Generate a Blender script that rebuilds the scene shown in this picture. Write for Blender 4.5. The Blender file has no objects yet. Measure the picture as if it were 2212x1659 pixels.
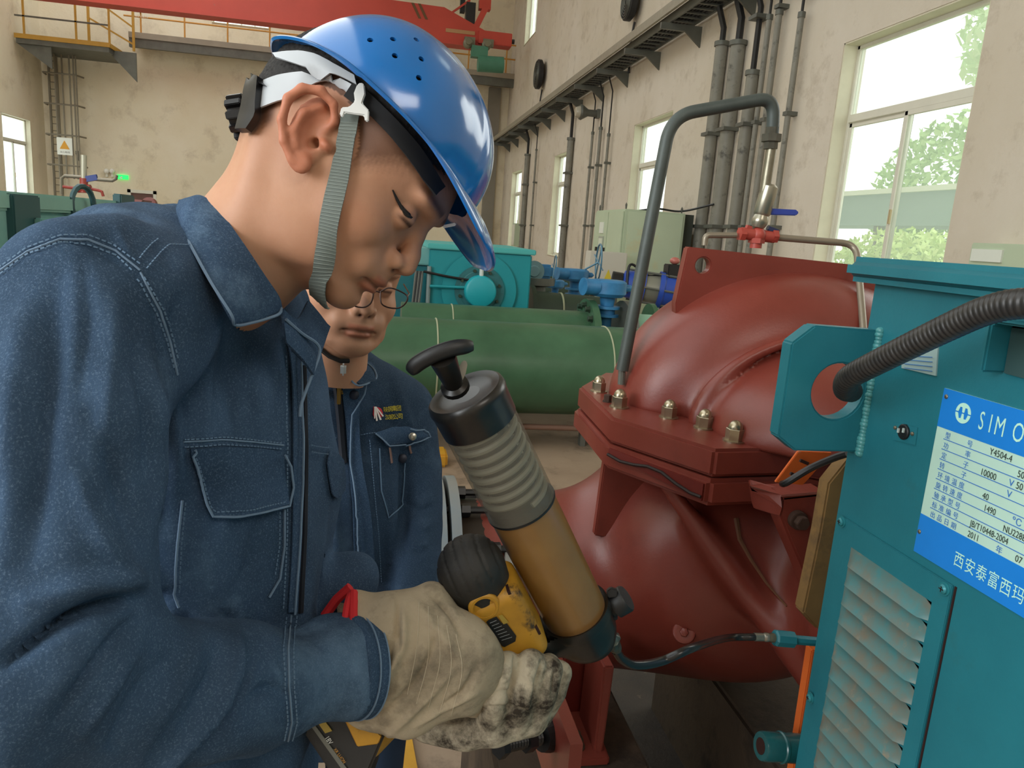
import bpy, bmesh, math, random
import numpy as np
from mathutils import Vector, Matrix
from mathutils.bvhtree import BVHTree
random.seed(7); np.random.seed(7)
PI = math.pi
# ------------------------------------------------------------------ camera
F_PX, CX, CY = 1600.0, 1106.0, 829.5
def _n(v): return v/np.linalg.norm(v)
_up = -_n(np.array([550-CX, 8700-CY, F_PX]))
_Y = np.array([820-CX, 486-CY, F_PX]); _Y = _n(_Y-_up*np.dot(_Y, _up))
_X = np.cross(_Y, _up)
M3 = np.array([_X, _Y, _up]); CAM = np.array([0, 0, 1.55])
cd = bpy.data.cameras.new('camera'); cam = bpy.data.objects.new('camera', cd)
bpy.context.scene.collection.objects.link(cam)
cd.sensor_fit = 'HORIZONTAL'; cd.sensor_width = 36; cd.lens = F_PX/2212*36; cd.clip_start = .02; cd.clip_end = 300
R = Matrix([[M3[i][0], -M3[i][1], -M3[i][2]] for i in range(3)])
cam.matrix_world = Matrix.Translation(Vector(CAM)) @ R.to_4x4()
bpy.context.scene.camera = cam
# ------------------------------------------------------------------ world, lights, exposure
sc = bpy.context.scene
w = bpy.data.worlds.new('overcast_sky'); sc.world = w; w.use_nodes = True
nt = w.node_tree; nt.nodes.clear()
out = nt.nodes.new('ShaderNodeOutputWorld'); bg = nt.nodes.new('ShaderNodeBackground')
bg.inputs[0].default_value = (.97, 1.0, .97, 1); bg.inputs[1].default_value = 1.15
nt.links.new(bg.outputs[0], out.inputs[0])
def area(name, loc, target, sx, sy, power, col=(1, 1, 1)):
    l = bpy.data.lights.new(name, 'AREA'); l.shape = 'RECTANGLE'; l.size = sx; l.size_y = sy; l.energy = power; l.color = col
    o = bpy.data.objects.new(name, l); sc.collection.objects.link(o); o.location = loc
    o.rotation_euler = (Vector(target)-Vector(loc)).to_track_quat('-Z', 'Y').to_euler()
    return o
area('daylight_left', (-6, -1.5, 3.2), (0, 1, 1.2), 5, 3, 250, (.93, .97, 1))
area('fill_front', (1.2, -3.2, 4.6), (.2, 1.2, 1.1), 2.0, 1.2, 32, (1, .93, .84))  # added warm fill from behind the camera, for shape and helmet highlights
area('window_light_right', (5.6, 3.2, 3.6), (0, 1.0, 1.3), 2.2, 2.6, 42, (.95, 1, .97))
sc.view_settings.view_transform = 'Standard'; sc.view_settings.look = 'None'
sc.view_settings.gamma = 1; sc.view_settings.use_curve_mapping = False
sc.view_settings.exposure = .68
# ------------------------------------------------------------------ point helpers (camera rays meet real planes)
def ray(px, py): return M3 @ np.array([(px-CX)/F_PX, (py-CY)/F_PX, 1.])
def P(px, py, d): return CAM + ray(px, py)*d
def PX(px, py, x): r = ray(px, py); return CAM + r*(x/r[0])
def PY(px, py, y): r = ray(px, py); return CAM + r*(y/r[1])
def PZ(px, py, z): r = ray(px, py); return CAM + r*((z-1.55)/r[2])
def Cs(px, py, d): return np.array([(px-CX)/F_PX*d, (py-CY)/F_PX*d, d])   # camera-aligned coordinates
def W(v): return CAM + np.asarray(v) @ M3.T
# ------------------------------------------------------------------ materials
MATS = {}
def srgb(c):
    if isinstance(c, str): c = [int(c[i:i+2], 16)/255 for i in (0, 2, 4)]
    return tuple((x/12.92 if x <= .04045 else ((x+.055)/1.055)**2.4) for x in c)+(1,)
def mat(name, col, rough=.6, metal=0, var=0, vscale=8, col2=None, bump=0, bscale=60, coat=0, attr=None, stain=None, stain_scale=3,
        alpha=None, trans=0, emit=None, sss=0, detail=6, spec=.5, stretch=None, stain_lo=.5, stain_hi=.7, grain=None):
    if name in MATS: return MATS[name]
    m = bpy.data.materials.new(name); m.use_nodes = True; n = m.node_tree; b = n.nodes['Principled BSDF']
    c1 = srgb(col)
    b.inputs['Roughness'].default_value = rough; b.inputs['Metallic'].default_value = metal
    b.inputs['Specular IOR Level'].default_value = spec
    if coat: b.inputs['Coat Weight'].default_value = coat; b.inputs['Coat Roughness'].default_value = .12
    if trans: b.inputs['Transmission Weight'].default_value = trans
    if alpha is not None: b.inputs['Alpha'].default_value = alpha
    if emit: b.inputs['Emission Color'].default_value = srgb(emit[0]); b.inputs['Emission Strength'].default_value = emit[1]
    if sss: b.inputs['Subsurface Weight'].default_value = sss; b.inputs['Subsurface Radius'].default_value = (.012, .005, .003); b.inputs['Subsurface Scale'].default_value = .5
    tc = n.nodes.new('ShaderNodeTexCoord'); src = tc.outputs['Object']
    if stretch:
        mp = n.nodes.new('ShaderNodeMapping'); mp.inputs['Scale'].default_value = stretch; n.links.new(src, mp.inputs[0]); src = mp.outputs[0]
    def noise(s, d=6, ro=.6):
        t = n.nodes.new('ShaderNodeTexNoise'); t.inputs['Scale'].default_value = s; t.inputs['Detail'].default_value = d; t.inputs['Roughness'].default_value = ro
        n.links.new(src, t.inputs['Vector']); return t.outputs['Fac']
    def mix(a, bcol, fac):
        x = n.nodes.new('ShaderNodeMix'); x.data_type = 'RGBA'
        if isinstance(fac, float): x.inputs['Factor'].default_value = fac
        else: n.links.new(fac, x.inputs['Factor'])
        for k, s in ((6, a), (7, bcol)):
            if isinstance(s, tuple): x.inputs[k].default_value = s
            else: n.links.new(s, x.inputs[k])
        return x.outputs[2]
    def ramp(f, lo, hi):
        r = n.nodes.new('ShaderNodeMapRange'); r.inputs[1].default_value = lo; r.inputs[2].default_value = hi; n.links.new(f, r.inputs[0]); return r.outputs[0]
    cur = c1
    if var:
        c2 = srgb(col2) if col2 else tuple(min(1, x*(1-var)) for x in c1[:3])+(1,)
        cur = mix(c1, c2, ramp(noise(vscale, detail), .3, .7))
    if stain: cur = mix(cur, srgb(stain), ramp(noise(stain_scale, 8, .7), stain_lo, stain_hi))
    if grain: cur = mix(cur, srgb(grain[0]), ramp(noise(grain[1], 3, .8), grain[2], grain[3]))
    if attr:
        a = n.nodes.new('ShaderNodeAttribute'); a.attribute_name = attr
        mm = n.nodes.new('ShaderNodeMix'); mm.data_type = 'RGBA'; mm.blend_type = 'MULTIPLY'; mm.inputs['Factor'].default_value = 1
        if isinstance(cur, tuple): mm.inputs[6].default_value = cur
        else: n.links.new(cur, mm.inputs[6])
        n.links.new(a.outputs['Color'], mm.inputs[7]); cur = mm.outputs[2]
    if isinstance(cur, tuple): b.inputs['Base Color'].default_value = cur
    else: n.links.new(cur, b.inputs['Base Color'])
    if bump:
        bp = n.nodes.new('ShaderNodeBump'); bp.inputs['Strength'].default_value = bump; bp.inputs['Distance'].default_value = .5/bscale
        n.links.new(noise(bscale, 8, .7), bp.inputs['Height']); n.links.new(bp.outputs[0], b.inputs['Normal'])
    MATS[name] = m
    return m
# ------------------------------------------------------------------ object helpers
COL = sc.collection
ORG = {}
def tag(o, label=None, cat=None, group=None, kind=None):
    if label: o['label'] = label
    if cat: o['category'] = cat
    if group: o['group'] = group
    if kind: o['kind'] = kind
    return o
def thing(name, label, cat, base, group=None):
    o = bpy.data.objects.new(name, None); COL.objects.link(o); o.location = Vector([float(x) for x in base]); o.empty_display_size = .05
    ORG[o.name] = np.array(base, float)
    return tag(o, label, cat, group)
def org(o):
    t = np.zeros(3)
    while o is not None:
        t = t+np.array(o.location); o = o.parent
    return t
def mesh(name, V, F, m, parent=None, smooth=False, angle=None):
    me = bpy.data.meshes.new(name); V = np.asarray(V, float)
    base = org(parent) if parent is not None else V.mean(0)*0
    own = np.zeros(3)
    if parent is None: own = np.array([V[:, 0].mean(), V[:, 1].mean(), V[:, 2].min()])
    me.from_pydata((V-base-own).tolist(), [], [list(map(int, f)) for f in F]); me.update()
    if smooth:
        me.polygons.foreach_set('use_smooth', [True]*len(me.polygons))
        if angle: me.set_sharp_from_angle(angle=math.radians(angle))
    if m: me.materials.append(m)
    o = bpy.data.objects.new(name, me); COL.objects.link(o); o.parent = parent
    o.location = own
    return o
class MB:
    def __init__(s): s.V = []; s.F = []
    def add(s, V, F):
        b = len(s.V); s.V.extend([tuple(map(float, v)) for v in V]); s.F.extend([[i+b for i in f] for f in F]); return s
    def box(s, a, b):
        (x0, y0, z0), (x1, y1, z1) = np.minimum(a, b), np.maximum(a, b)
        return s.add([(x0, y0, z0), (x1, y0, z0), (x1, y1, z0), (x0, y1, z0), (x0, y0, z1), (x1, y0, z1), (x1, y1, z1), (x0, y1, z1)],
                     [(0, 3, 2, 1), (4, 5, 6, 7), (0, 1, 5, 4), (1, 2, 6, 5), (2, 3, 7, 6), (3, 0, 4, 7)])
    def obox(s, a, b, wd, ht, up=(0, 0, 1)):      # bar from a to b, width wd sideways, ht along up
        a, b, up = map(lambda v: np.array(v, float), (a, b, up)); d = _n(b-a); sx = np.cross(d, up)
        if np.linalg.norm(sx) < 1e-3: sx = np.cross(d, [1, 0, 0])
        sx = _n(sx); u = np.cross(sx, d)
        V = [p+i*sx*wd/2+j*u*ht/2 for p in (a, b) for i, j in ((-1, -1), (1, -1), (1, 1), (-1, 1))]
        return s.add(V, [(0, 1, 2, 3), (7, 6, 5, 4), (0, 4, 5, 1), (1, 5, 6, 2), (2, 6, 7, 3), (3, 7, 4, 0)])
    def tube(s, pts, r, n=10, cap=True):
        pts = np.array(pts, float); K = len(pts); rr = np.broadcast_to(np.array(r, float), (K,))
        T = np.gradient(pts, axis=0); T /= np.linalg.norm(T, axis=1)[:, None]+1e-12
        ref = np.array([0, 0, 1.]) if abs(T[0][2]) < .9 else np.array([1., 0, 0])
        N = _n(np.cross(T[0], ref)); V = []
        for i in range(K):
            N = _n(N-T[i]*np.dot(N, T[i])); B = np.cross(T[i], N)
            for k in range(n):
                a = 2*PI*k/n; V.append(pts[i]+rr[i]*(math.cos(a)*N+math.sin(a)*B))
        F = [(i*n+k, i*n+(k+1) % n, (i+1)*n+(k+1) % n, (i+1)*n+k) for i in range(K-1) for k in range(n)]
        if cap: F += [list(range(n))[::-1], [(K-1)*n+k for k in range(n)]]
        return s.add(V, F)
    def cyl(s, a, b, r, n=20, r2=None): return s.tube([a, b], [r, r if r2 is None else r2], n)
    def lathe(s, a, axis, prof, n=32):      # prof: (distance along axis, radius)
        a = np.array(a, float); ax = _n(np.array(axis, float)); return s.tube2(a, ax, prof, n)
    def tube2(s, a, ax, prof, n):
        ref = np.array([0, 0, 1.]) if abs(ax[2]) < .9 else np.array([1., 0, 0])
        N = _n(np.cross(ax, ref)); B = np.cross(ax, N); V = []
        for t, r in prof:
            for k in range(n):
                q = 2*PI*k/n; V.append(a+ax*t+max(r, 1e-5)*(math.cos(q)*N+math.sin(q)*B))
        K = len(prof)
        F = [(i*n+k, i*n+(k+1) % n, (i+1)*n+(k+1) % n, (i+1)*n+k) for i in range(K-1) for k in range(n)]
        F += [list(range(n))[::-1], [(K-1)*n+k for k in range(n)]]
        return s.add(V, F)
    def prism(s, poly, off):      # planar polygon (3-D points) extruded by off
        P0 = [np.array(p, float) for p in poly]; n = len(P0); off = np.array(off, float)
        V = P0+[p+off for p in P0]
        return s.add(V, [list(range(n)), [2*n-1-i for i in range(n)]]+[(i, i+n, (i+1) % n+n, (i+1) % n) for i in range(n)])
    def sph(s, c, r, n=12, k=8, sc=(1, 1, 1)):
        c = np.array(c, float)
        prof = [(math.cos(PI*i/k), math.sin(PI*i/k)) for i in range(k+1)]; V = []
        for z, q in prof:
            for j in range(n):
                V.append(c+r*np.array([sc[0]*max(q, 1e-4)*math.cos(2*PI*j/n), sc[1]*max(q, 1e-4)*math.sin(2*PI*j/n), sc[2]*z]))
        return s.add(V, [(i*n+j, (i+1)*n+j, (i+1)*n+(j+1) % n, i*n+(j+1) % n) for i in range(k) for j in range(n)])
    def make(s, name, m, parent=None, smooth=False, angle=40, bevel=0, seg=2):
        o = mesh(name, s.V, s.F, m, parent)
        fix = bmesh.new(); fix.from_mesh(o.data); bmesh.ops.remove_doubles(fix, verts=fix.verts, dist=1e-6); bmesh.ops.recalc_face_normals(fix, faces=fix.faces)
        if bevel:
            ed = [e for e in fix.edges if len(e.link_faces) == 2 and e.calc_face_angle(0) > .6]
            bmesh.ops.bevel(fix, geom=ed, offset=bevel, segments=seg, affect='EDGES', clamp_overlap=True)
        fix.to_mesh(o.data); fix.free()
        if smooth or bevel:
            o.data.polygons.foreach_set('use_smooth', [True]*len(o.data.polygons)); o.data.set_sharp_from_angle(angle=math.radians(angle))
        return o
def arc_pts(pts, r=.1, n=6):      # round the inner corners of a polyline
    pts = [np.array(p, float) for p in pts]; out = [pts[0]]
    for i in range(1, len(pts)-1):
        a, b, c = pts[i-1:i+2]; u = _n(a-b); v = _n(c-b); rr = min(r, .45*np.linalg.norm(a-b), .45*np.linalg.norm(c-b))
        p0, p1 = b+u*rr, b+v*rr
        for k in range(n+1):
            t = k/n; out.append((1-t)**2*p0+2*t*(1-t)*b+t*t*p1)
    out.append(pts[-1]); return out
def cr(pts, n=8):      # Catmull-Rom through the points
    p = [np.array(q, float) for q in pts]; p = [2*p[0]-p[1]]+p+[2*p[-1]-p[-2]]; o = []
    for i in range(1, len(p)-2):
        for k in range(n):
            t = k/n; a, b, c, d = p[i-1:i+3]
            o.append(.5*((2*b)+(-a+c)*t+(2*a-5*b+4*c-d)*t*t+(-a+3*b-3*c+d)*t**3))
    o.append(p[-2]); return o
def text(name, s, m, parent, o0, ux, uy, size, font=None, thick=0):
    """flat lettering: o0 lower-left corner, ux / uy unit directions of writing and of letter height"""
    cu = bpy.data.curves.new(name, 'FONT'); cu.body = s; cu.size = 1; cu.resolution_u = 3
    ob = bpy.data.objects.new(name, cu); COL.objects.link(ob); bpy.context.view_layer.update()
    me = bpy.data.meshes.new_from_object(ob.evaluated_get(bpy.context.evaluated_depsgraph_get()))
    bpy.data.objects.remove(ob); bpy.data.curves.remove(cu)
    ux, uy, o0 = (np.array(v, float) for v in (ux, uy, o0)); sx, sy = size if isinstance(size, tuple) else (size, size)
    V = [o0+ux*v.co.x*sx+uy*v.co.y*sy for v in me.vertices]; F = [list(p.vertices) for p in me.polygons]
    return (V, F) if m is None else mesh(name, V, F, m, parent)
def copy_tree(o, parent=None, loc=None, rz=None):
    c = o.copy(); COL.objects.link(c); c.parent = parent
    if loc is not None: c.location = loc
    if rz is not None: c.rotation_euler = (0, 0, rz)
    for ch in list(o.children): copy_tree(ch, c)
    return c
# ------------------------------------------------------------------ implicit sculpting on a grid (surface nets)
class SDF:
    def __init__(s, lo, hi, h):
        s.lo = np.array(lo, np.float32); s.h = h; s.n = (np.ceil((np.array(hi)-s.lo)/h).astype(int)+1)
        s.val = np.full(s.n, .08, np.float32)
    def sub(s, lo, hi):
        i0 = np.clip(np.floor((np.array(lo)-s.lo)/s.h).astype(int), 0, s.n-1); i1 = np.clip(np.ceil((np.array(hi)-s.lo)/s.h).astype(int)+1, 1, s.n)
        sl = tuple(slice(a, b) for a, b in zip(i0, i1))
        g = [(s.lo[k]+s.h*np.arange(i0[k], i1[k], dtype=np.float32)) for k in range(3)]
        return sl, g[0][:, None, None], g[1][None, :, None], g[2][None, None, :]
    def put(s, f, lo, hi, k=.01, op='u'):
        m = 2*k+3*s.h; sl, x, y, z = s.sub(np.array(lo)-m, np.array(hi)+m)
        if min(b.stop-b.start for b in sl) <= 0: return
        b = f(x, y, z).astype(np.float32); a = s.val[sl]
        if op == 's': b = -b; h = np.clip(.5-.5*(b-a)/k, 0, 1) if k else (b > a)*0.; 
        if op == 'u':
            h = np.clip(.5+.5*(b-a)/k, 0, 1); s.val[sl] = b*(1-h)+a*h-k*h*(1-h)
        else:
            h = np.clip(.5-.5*(b-a)/k, 0, 1); s.val[sl] = b*(1-h)+a*h+k*h*(1-h)
    def cone(s, a, b, ra, rb, k=.01, op='u', flat=None):      # round cone; flat = (direction, factor<1 thins it that way)
        a, b = np.array(a, float), np.array(b, float); ab = b-a; L = float(ab@ab)+1e-12; r = max(ra, rb)
        def f(x, y, z):
            px, py, pz = x-a[0], y-a[1], z-a[2]
            t = np.clip((px*ab[0]+py*ab[1]+pz*ab[2])/L, 0, 1)
            qx, qy, qz = px-ab[0]*t, py-ab[1]*t, pz-ab[2]*t; q2 = qx*qx+qy*qy+qz*qz
            if flat is not None:
                d = _n(np.array(flat[0], float)); dd = qx*d[0]+qy*d[1]+qz*d[2]; q2 = q2+dd*dd*(1/flat[1]**2-1)
            return np.sqrt(q2)-(ra+(rb-ra)*t)
        s.put(f, np.minimum(a, b)-r, np.maximum(a, b)+r, k, op)
    def ell(s, c, rad, k=.01, op='u', R=None):      # ellipsoid, rows of R are its axes
        c = np.array(c, float); rad = np.array(rad, float); R = np.eye(3) if R is None else np.array([_n(np.array(r, float)) for r in R]); m = float(rad.min())
        ext = np.sqrt(((R*rad[:, None])**2).sum(0))
        def f(x, y, z):
            px, py, pz = x-c[0], y-c[1], z-c[2]; q = 0; g = 0
            for i in range(3):
                u = px*R[i][0]+py*R[i][1]+pz*R[i][2]; q = q+(u/rad[i])**2; g = g+(u/rad[i]**2)**2
            k0 = np.sqrt(q); return k0*(k0-1)/(np.sqrt(g)+1e-9)
        s.put(f, c-ext, c+ext, k, op)
    def path(s, pts, rad, k=.01, op='u', flat=None):
        for i in range(len(pts)-1): s.cone(pts[i], pts[i+1], rad[i], rad[i+1], k if i == 0 else min(k, .006), op, flat)
    def mesh(s, world=True):
        v = s.val; ins = v < 0; nx, ny, nz = v.shape
        c = np.zeros((nx-1, ny-1, nz-1), np.int8)
        for dx in (0, 1):
            for dy in (0, 1):
                for dz in (0, 1): c += ins[dx:nx-1+dx, dy:ny-1+dy, dz:nz-1+dz]
        act = (c > 0) & (c < 8); idx = np.full(act.shape, -1, np.int64); ii = np.argwhere(act); idx[act] = np.arange(len(ii))
        acc = np.zeros((len(ii), 3)); cnt = np.zeros(len(ii))
        I, J, K = ii.T
        for ax in range(3):
            o1, o2 = [a for a in range(3) if a != ax]
            for p in (0, 1):
                for q in (0, 1):
                    d = [0, 0, 0]; d[o1] = p; d[o2] = q; e = list(d); e[ax] = 1
                    a = v[I+d[0], J+d[1], K+d[2]]; b = v[I+e[0], J+e[1], K+e[2]]; cr_ = (a < 0) != (b < 0)
                    t = np.where(cr_, a/(a-b+1e-20), 0); pos = np.zeros((len(ii), 3)); pos[:, o1] = p; pos[:, o2] = q; pos[:, ax] = t
                    acc[cr_] += pos[cr_]; cnt[cr_] += 1
        V = (ii+acc/cnt[:, None])*s.h+s.lo
        F = []
        for ax in range(3):
            o1, o2 = (ax+1) % 3, (ax+2) % 3
            sl0 = [slice(None)]*3; sl1 = [slice(None)]*3; sl0[ax] = slice(0, -1); sl1[ax] = slice(1, None)
            A = ins[tuple(sl0)]; B = ins[tuple(sl1)]; e = np.argwhere(A != B); fl = A[tuple(e.T)]
            ok = (e[:, o1] > 0) & (e[:, o2] > 0) & (e[:, o1] < v.shape[o1]-1) & (e[:, o2] < v.shape[o2]-1); e = e[ok]; fl = fl[ok]
            qs = []
            for p, q in ((1, 1), (0, 1), (0, 0), (1, 0)):
                w_ = e.copy(); w_[:, o1] -= p; w_[:, o2] -= q; qs.append(idx[tuple(w_.T)])
            Q = np.stack(qs, 1); Q[~fl] = Q[~fl][:, ::-1]; F.append(Q)
        F = np.concatenate(F); F = F[(F >= 0).all(1)]; used = np.unique(F); mp = np.full(len(V), -1); mp[used] = np.arange(len(used)); V = V[used]; F = mp[F]
        return V.astype(float), F
def smooth_mesh(V, F, it=2, lam=.5):
    n = len(V); e = np.concatenate([F[:, [0, 1]], F[:, [1, 2]], F[:, [2, 3]], F[:, [3, 0]]]); e = np.concatenate([e, e[:, ::-1]])
    deg = np.bincount(e[:, 0], minlength=n).astype(float)
    for _ in range(it):
        acc = np.stack([np.bincount(e[:, 0], V[e[:, 1], k], n) for k in range(3)], 1)/deg[:, None]; V = V+lam*(acc-V)
    return V
def vnormals(V, F):
    a, b, c, d = (V[F[:, i]] for i in range(4)); fn = np.cross(c-a, d-b); N = np.zeros_like(V)
    for i in range(4):
        for k in range(3): N[:, k] += np.bincount(F[:, i], fn[:, k], len(V))
    return N/(np.linalg.norm(N, axis=1)[:, None]+1e-12)
def fast_mesh(name, V, F, m, parent=None, col=None):
    me = bpy.data.meshes.new(name); base = org(parent) if parent is not None else np.zeros(3)
    me.vertices.add(len(V)); me.vertices.foreach_set('co', (V-base).astype(np.float32).ravel())
    k = F.shape[1]; me.loops.add(len(F)*k); me.loops.foreach_set('vertex_index', F.astype(np.int32).ravel())
    me.polygons.add(len(F)); me.polygons.foreach_set('loop_start', np.arange(0, len(F)*k, k, dtype=np.int32))
    me.update(calc_edges=True); me.polygons.foreach_set('use_smooth', np.ones(len(F), bool)); me.validate()
    if col is not None:
        a = me.color_attributes.new('tint', 'FLOAT_COLOR', 'POINT'); c4 = np.ones((len(V), 4), np.float32); c4[:, :3] = col; a.data.foreach_set('color', c4.ravel())
    me.materials.append(m); o = bpy.data.objects.new(name, me); COL.objects.link(o); o.parent = parent
    return o
def pix(Vc): return Vc[:, 0]/Vc[:, 2]*F_PX+CX, Vc[:, 1]/Vc[:, 2]*F_PX+CY
def polydist(x, y, pts):      # distance to a 2-D polyline, and parameter along it 0..1
    best = np.full(x.shape, 1e9); tt = np.zeros(x.shape); n = len(pts)-1
    for i in range(n):
        a, b = np.array(pts[i][:2], float), np.array(pts[i+1][:2], float); ab = b-a; L = ab@ab+1e-9
        t = np.clip(((x-a[0])*ab[0]+(y-a[1])*ab[1])/L, 0, 1); d = np.hypot(x-a[0]-ab[0]*t, y-a[1]-ab[1]*t)
        m = d < best; best = np.where(m, d, best); tt = np.where(m, (i+t)/n, tt)
    return best, tt
class Drape:      # finds where camera-side surface of a mesh lies, to sew things on it
    def __init__(s, Vw, F): s.t = BVHTree.FromPolygons([tuple(v) for v in Vw], [tuple(int(i) for i in f) for f in F]); s.last = float((np.asarray(Vw).mean(0)-CAM) @ (M3 @ np.array([0, 0, 1.])))
    def at(s, px, py, off=.0, d0=None):
        r = ray(px, py); L = np.linalg.norm(r); h = s.t.ray_cast(Vector(CAM), Vector(r/L))
        if h[0] is None:
            c = P(px, py, d0 if d0 else s.last); h = s.t.find_nearest(Vector(c)); n = np.array(h[1]); n = n if n@r < 0 else -n
            return np.array(h[0])+n*off
        s.last = h[3]/L; n = np.array(h[1]); n = n if n@r < 0 else -n
        return np.array(h[0])+n*off
    def line(s, pts, off=.0, step=8):
        out = []
        for i in range(len(pts)-1):
            a, b = np.array(pts[i], float), np.array(pts[i+1], float); k = max(1, int(np.linalg.norm(b-a)/step))
            out += [s.at(*(a+(b-a)*j/k), off) for j in range(k)]
        out.append(s.at(*pts[-1], off)); return out
def sheet(name, rows, m, parent, thick=.002, smooth=True, nu=None, mb=None):
    """rows: list of equally long point lists; gives a thin solid sheet"""
    G = np.array(rows, float); a, b = G.shape[:2]
    du = np.gradient(G, axis=0); dv = np.gradient(G, axis=1); N = np.cross(du, dv); N /= np.linalg.norm(N, axis=2)[..., None]+1e-12
    V = np.concatenate([(G+N*thick/2).reshape(-1, 3), (G-N*thick/2).reshape(-1, 3)]); o = a*b; F = []
    for i in range(a-1):
        for j in range(b-1):
            q = [i*b+j, (i+1)*b+j, (i+1)*b+j+1, i*b+j+1]; F.append(q); F.append([x+o for x in q[::-1]])
    rim = [j for j in range(b)]+[i*b+b-1 for i in range(1, a)]+[(a-1)*b+j for j in range(b-2, -1, -1)]+[i*b for i in range(a-2, 0, -1)]
    F += [[rim[k], rim[(k+1) % len(rim)], rim[(k+1) % len(rim)]+o, rim[k]+o] for k in range(len(rim))]
    if mb is not None: mb.add(V, F); return
    t = MB(); t.add(V, F); return t.make(name, m, parent, smooth=smooth, angle=60)
def hexbolt(mb, c, ax, r, h, dome=False, n=6):
    c = np.array(c, float); ax = _n(np.array(ax, float)); mb.lathe(c, ax, [(0, r*1.25), (h*.12, r*1.25)], 18)
    mb.lathe(c, ax, [(h*.12, r), (h*.95, r), (h, r*.93)], 6)
    if dome: mb.lathe(c, ax, [(h, r*.82)]+[(h+r*.95*math.sin(t), r*.82*math.cos(t)) for t in np.linspace(0.1, PI/2, 7)], 16)
# ================================================================== SETTING
wall_m = mat('wall_plaster', 'dcd3c6', .9, var=.12, vscale=.5, col2='d1c6b4', stain='a3937e', stain_scale=2.1, stain_lo=.53, stain_hi=.92, bump=.25, bscale=9)
wallf_m = mat('wall_plaster_far', 'eee5d0', .9, var=.12, vscale=.35, col2='e4d7ba', stain='a8977c', stain_scale=.9, stain_lo=.52, stain_hi=.95, bump=.2, bscale=7)
floor_m = mat('floor_concrete', 'a8927c', .55, var=.3, vscale=1.2, col2='8a7562', stain='4e4238', stain_scale=2.2, stain_lo=.55, stain_hi=.75, bump=.15, bscale=40)
white_m = mat('white_frame', 'e2e0d2', .45, var=.08, vscale=4)
jamb_m = mat('white_reveal', 'dcd6c0', .8, var=.1, vscale=3)
glass_m = bpy.data.materials.new('haze_glass'); glass_m.use_nodes = True  # translucent share puts the overexposed outdoor haze into the panes
_t = glass_m.node_tree; _t.nodes.clear(); _o = _t.nodes.new('ShaderNodeOutputMaterial'); _a = _t.nodes.new('ShaderNodeBsdfTransparent'); _a.inputs[0].default_value = (.97, 1, .97, 1)
_b = _t.nodes.new('ShaderNodeBsdfTranslucent'); _b.inputs[0].default_value = (.95, 1, .95, 1); _x = _t.nodes.new('ShaderNodeMixShader'); _x.inputs[0].default_value = .15
_t.links.new(_a.outputs[0], _x.inputs[1]); _t.links.new(_b.outputs[0], _x.inputs[2]); _t.links.new(_x.outputs[0], _o.inputs[0])
steel_m = mat('grey_steel', '6d6f68', .5, .3, var=.25, vscale=3, bump=.1)
dark_m = mat('dark_rubber', '1d1d1f', .5)
yel_m = mat('yellow_rail_paint', 'c79a3e', .55, var=.2, vscale=2)
gpipe_m = mat('grey_pipe_paint', '8a887e', .5, var=.2, vscale=4, stain='4b4944', stain_scale=5, stain_lo=.55, stain_hi=.7)
def struct(o): o['kind'] = 'structure'; return o
struct(MB().box((-3.2, -7, 14), (6.6, 39.3, 14.3)).make('unseen_ceiling', mat('roof_sheet', 'c9c2b2', .8)))  # unseen part roof, added so sky light comes in from the left
struct(MB().box((-15.6, -7, -.3), (6.5, 39.3, 0)).make('floor', floor_m))
def wall(name, axis, c0, c1, u0, u1, z1, holes, m):      # holes: (u0,u1,z0,z1); c0..c1 thickness
    mb = MB(); ho = sorted(holes); us = sorted({u0, u1, *[h[0] for h in ho], *[h[1] for h in ho]})
    for a, b in zip(us[:-1], us[1:]):
        hs = sorted([(h[2], h[3]) for h in ho if h[0] <= a+1e-6 and h[1] >= b-1e-6]); z = 0
        for h in hs+[(z1, z1)]:
            if h[0] > z+1e-6: mb.box((c0, a, z), (c1, b, h[0])) if axis == 'x' else mb.box((a, c0, z), (b, c1, h[0]))
            z = h[1]
    return struct(mb.make(name, m))
lowR = [(7.42, 10.0, .85, 4.42), (16.15, 18.7, .85, 4.42), (24.9, 27.5, .85, 4.42), (33.9, 36.5, .85, 4.42)]
upR = [(5.2, 7.6, 9.6, 12.4), (14.5, 17, 9.6, 12.4), (23.6, 26, 9.6, 12.4), (33.0, 35.6, 9.9, 12.9)]
wall('wall_right', 'x', 6.2, 6.55, -7, 39.3, 14, lowR+upR, wall_m)
lowL = [(34.9, 37.5, 1.3, 4.95), (25.5, 28, 1.3, 4.95), (16.5, 19, 1.3, 4.95), (8, 10.5, 1.3, 4.95), (0, 2.5, 1.3, 4.95)]
wall('wall_left', 'x', -15.6, -15.3, -7, 39.3, 14, lowL, wallf_m)
farH = [(-7.95, -5.4, 10.15, 11.9), (-2.95, -.5, 10.15, 11.9), (4.2, 4.95, 1.0, 4.6)]
wall('wall_far', 'y', 39, 39.3, -15.3, 6.2, 14, farH+[(-11.85, -10.55, 0, 2.35)], wallf_m)
struct(MB().box((5.15, 38.75, 0), (5.75, 39, 8.6)).make('trim_1', mat('grey_pilaster', '8d877b', .9, var=.2, vscale=1)))
WN = [0]
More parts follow.
